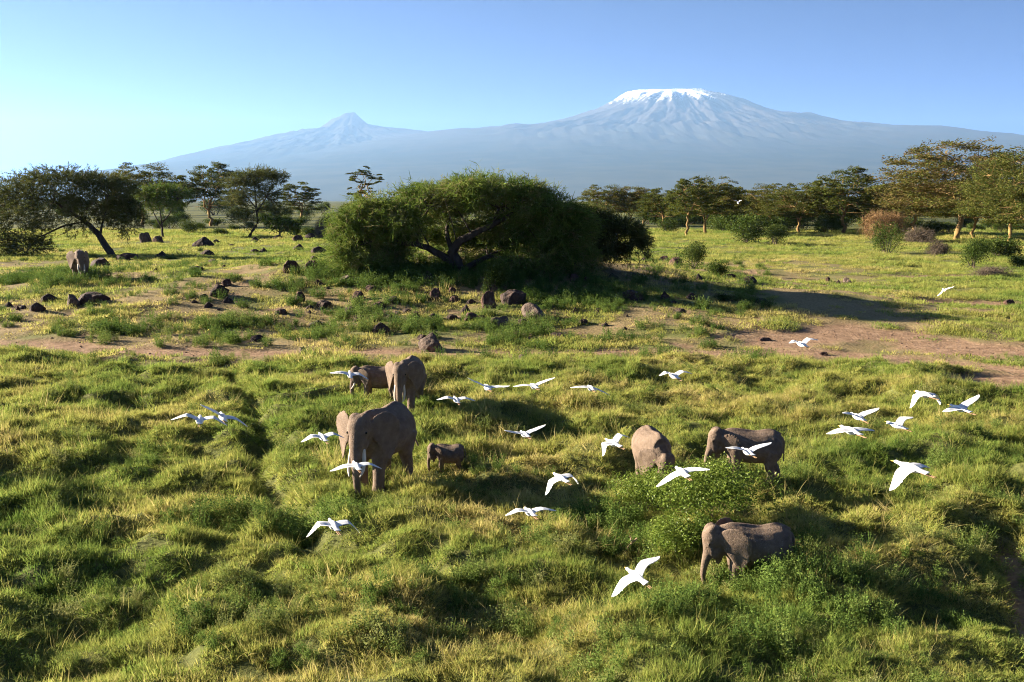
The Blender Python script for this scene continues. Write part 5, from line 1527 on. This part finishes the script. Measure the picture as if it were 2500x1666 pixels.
# picture x, y, log distance, yaw, pitch, roll, left wing (inner, outer, sweep), right wing (inner, outer, sweep)
EGRETS = [
    (487.7, 1026.6, 2.872, 1.856, -0.049, 0.1405, 0.3551, -0.4667, 0.3864, 0.3254, -0.5554, 0.2937),
    (543.6, 1019.1, 2.939, 2.019, 0.0053, 0.4239, 0.2566, 0.0751, 0.5478, 0.2327, -0.3316, 0.348),
    (854.5, 915.7, 3.228, 1.791, 0.0615, 0.1351, 0.1969, -0.2387, 0.2653, 0.1913, -0.5052, 0.2992),
    (787.6, 1068.4, 3.064, 2.02, 0.0149, -0.0035, 0.263, -0.4692, 0.3609, 0.2993, -0.5344, 0.3723),
    (870.1, 1138.9, 2.919, 1.92, -0.0591, -0.0082, 0.0785, -0.3038, 0.3565, 0.0988, -0.512, 0.5658),
    (814.0, 1283.4, 2.761, 1.976, -0.0581, 0.0604, 0.1836, -0.9058, 0.1745, 0.1724, -0.8425, 0.1671),
    (1113.8, 977.2, 3.216, 1.843, 0.0135, 0.0864, 0.316, -0.3707, 0.1614, 0.3052, -0.3163, 0.3344),
    (1189.8, 947.1, 3.047, 1.821, -0.0751, 0.1835, 0.2476, 0.313, 0.5048, 0.1595, 0.2592, 0.7122),
    (1304.0, 944.2, 3.104, 1.808, -0.1002, -0.1069, 0.303, -0.0321, 0.4322, 0.3535, 0.1292, 0.2908),
    (1443.1, 948.9, 3.121, 1.768, -0.0803, 0.1751, -0.0315, -0.2617, 0.3602, -0.1819, -0.4336, 0.7641),
    (1281.2, 1061.2, 3.085, 1.876, -0.0835, -0.0434, 0.3065, 0.2576, 0.4462, 0.37, 0.2563, 0.3507),
    (1497.2, 1082.5, 3.054, 2.058, 0.0014, -0.2826, 0.3062, -1.062, 0.4722, 0.6149, -0.7049, 0.561),
    (1645.0, 918.8, 3.17, 1.87, -0.003, 0.0281, 0.4975, -0.3615, 0.6416, 0.5858, -0.2931, 0.4269),
    (1368.9, 1167.5, 2.978, 2.021, -0.0142, -0.2143, -0.104, -0.9982, 0.197, -0.1458, -1.144, 0.1905),
    (1293.5, 1251.6, 2.883, 1.887, -0.1168, 0.0331, 0.2522, -0.3559, 0.4564, 0.2616, -0.2749, 0.3448),
    (1665.3, 1154.3, 2.737, 1.701, -0.0802, -0.323, -0.1117, -0.1771, 0.6393, -0.211, -0.3014, 1),
    (1825.5, 1104.2, 3, 1.746, -0.0766, 0.0084, 0.426, 0.0109, 0.4643, 0.5016, 0.2077, 0.3665),
    (1553.5, 1407.3, 2.75, 1.966, 0.0165, -0.5016, 0.2304, -0.3919, 0.2141, 0.5633, -0.2705, 0.4061),
    (1957.0, 841.4, 3.265, 1.85, 0.0161, 0.0608, 0.4079, -0.2944, 0.6702, 0.8512, -0.1554, 0.5138),
    (2304.5, 708.7, 4.001, 1.38, 0.0436, -0.3889, -0.7089, -0.2413, 0.5676, -0.0896, -0.057, 0.2261),
    (2076.9, 1052.3, 2.886, 1.892, -0.0316, 0.0014, 0.044, -0.1902, 0.3404, 0.0159, -0.2438, 0.0829),
    (2094.3, 1018.9, 3.115, 1.793, 0.0035, 0.038, 0.4182, 0.051, 0.6721, 0.5058, 0.3471, 0.4627),
    (2190.1, 1039.8, 3.213, 2.107, 0.0366, -0.0946, 0.5445, 0.1535, 0.5139, 0.8069, -0.0153, 0.795),
    (2258.1, 963.9, 3.11, 1.857, -0.0346, -0.0483, -0.1184, -1.188, 0.1196, -0.1528, -1.165, 0.3973),
    (2344.3, 998.5, 3.113, 1.921, 0.0039, -0.1963, 0.2439, 0.0293, 0.4305, 0.3951, 0.394, 0.5372),
    (2223.7, 1142.5, 2.743, 2.087, 0.0142, -0.2579, -0.0686, -0.8987, 0.0356, -0.3195, -0.6857, -0.0997),
    (1801.5, 495.6, 4.466, 1.52, 0.2102, -0.0463, 1.162, 0.2536, 0.7938, 1.067, 0.2706, 1),
]
EGRET_LABELS = [
    'egret flying away at far left, lower of the crossing pair',
    'egret flying away at far left, upper of the crossing pair',
    "egret gliding in front of the half-grown elephant's head",
    "egret flying just left of the biggest elephant's ear",
    "egret crossing in front of the biggest elephant's tusks",
    'egret with arched wings low over the grass at lower left',
    "egret flying just right of the rear tusked elephant's feet",
    'egret with raised left wing, left of the three in a row',
    'egret with raised right wing, middle of the three in a row',
    'egret with both wings drooping, right of the three in a row',
    'egret with right wing raised above the sunlit grass in the centre',
    'banking egret left of the stout facing elephant',
    'egret with humped wings just below the dirt track right of centre',
    "egret with big left wing swept down over the calf's shadow",
    'egret flying level low in the centre of the near grass',
    'egret with long left wing passing in front of the leafy bush',
    'egret crossing the flank of the elephant browsing the bush',
    'nearest egret, banking with both wings fully spread below the bush',
    'egret skimming the bare soil of the dirt track at the right',
    'small distant egret seen as a thin white bow over the right meadow',
    'egret with level wings, lowest left of the right-hand flock',
    'egret with right wing up, just above the level-winged one at right',
    'egret with left wing hidden behind its body in the right-hand flock',
    'egret with both wings swept down, top of the right-hand flock',
    'egret with right wing raised high, rightmost of the flock',
    'large egret with left wing hanging straight down at the right',
    'tiny far egret in front of the fever trees',
]
for b, lab in zip(EGRETS, EGRET_LABELS):
    c = at_depth(b[0], b[1], math.exp(b[2]))
    body = ring_loft([(x, 0, z) for x, z in zip(EX, EC)], EY, EZ, n=14)
    v, f = join([body, wing_shell(b[6], b[7], b[8], 1), wing_shell(b[9], b[10], b[11], -1)])
    tint = np.random.default_rng(int(b[0])).uniform(0.2, 0.9, len(v))
    o = add_obj('egret', mesh_np('egret', v, f, FEATHER, True, {'tint': tint}), loc=c, label=lab, cat='egret', group='egrets flying over the grass')
    cy_, sy_ = math.cos(b[3]), math.sin(b[3]); cp_, sp_ = math.cos(b[4]), math.sin(b[4]); cr_, sr_ = math.cos(b[5]), math.sin(b[5])
    Rz = np.array([[cy_, -sy_, 0], [sy_, cy_, 0], [0, 0, 1]]); Ry = np.array([[cp_, 0, -sp_], [0, 1, 0], [sp_, 0, cp_]]); Rx = np.array([[1, 0, 0], [0, cr_, -sr_], [0, sr_, cr_]])
    M = Rz @ Ry @ Rx
    o.rotation_euler = (math.atan2(M[2, 1], M[2, 2]), -math.asin(max(-1, min(1, M[2, 0]))), math.atan2(M[1, 0], M[0, 0]))
    bv, bf = limb([(0.265, 0, 0.033), (0.30, 0, 0.030), (0.345, 0, 0.024)], [0.013, 0.010, 0.002], 6, 2)
    add_obj('beak', mesh_np('beak', bv, bf, BEAK, True), o)
    for s in (1, -1):
        lv, lf = limb([(-0.14, s * 0.018, -0.035), (-0.26, s * 0.014, -0.035), (-0.36, s * 0.012, -0.042), (-0.41, s * 0.016, -0.046)], [0.011, 0.007, 0.007, 0.005], 5, 2)
        add_obj('leg', mesh_np('leg', lv, lf, LEG, True), o)
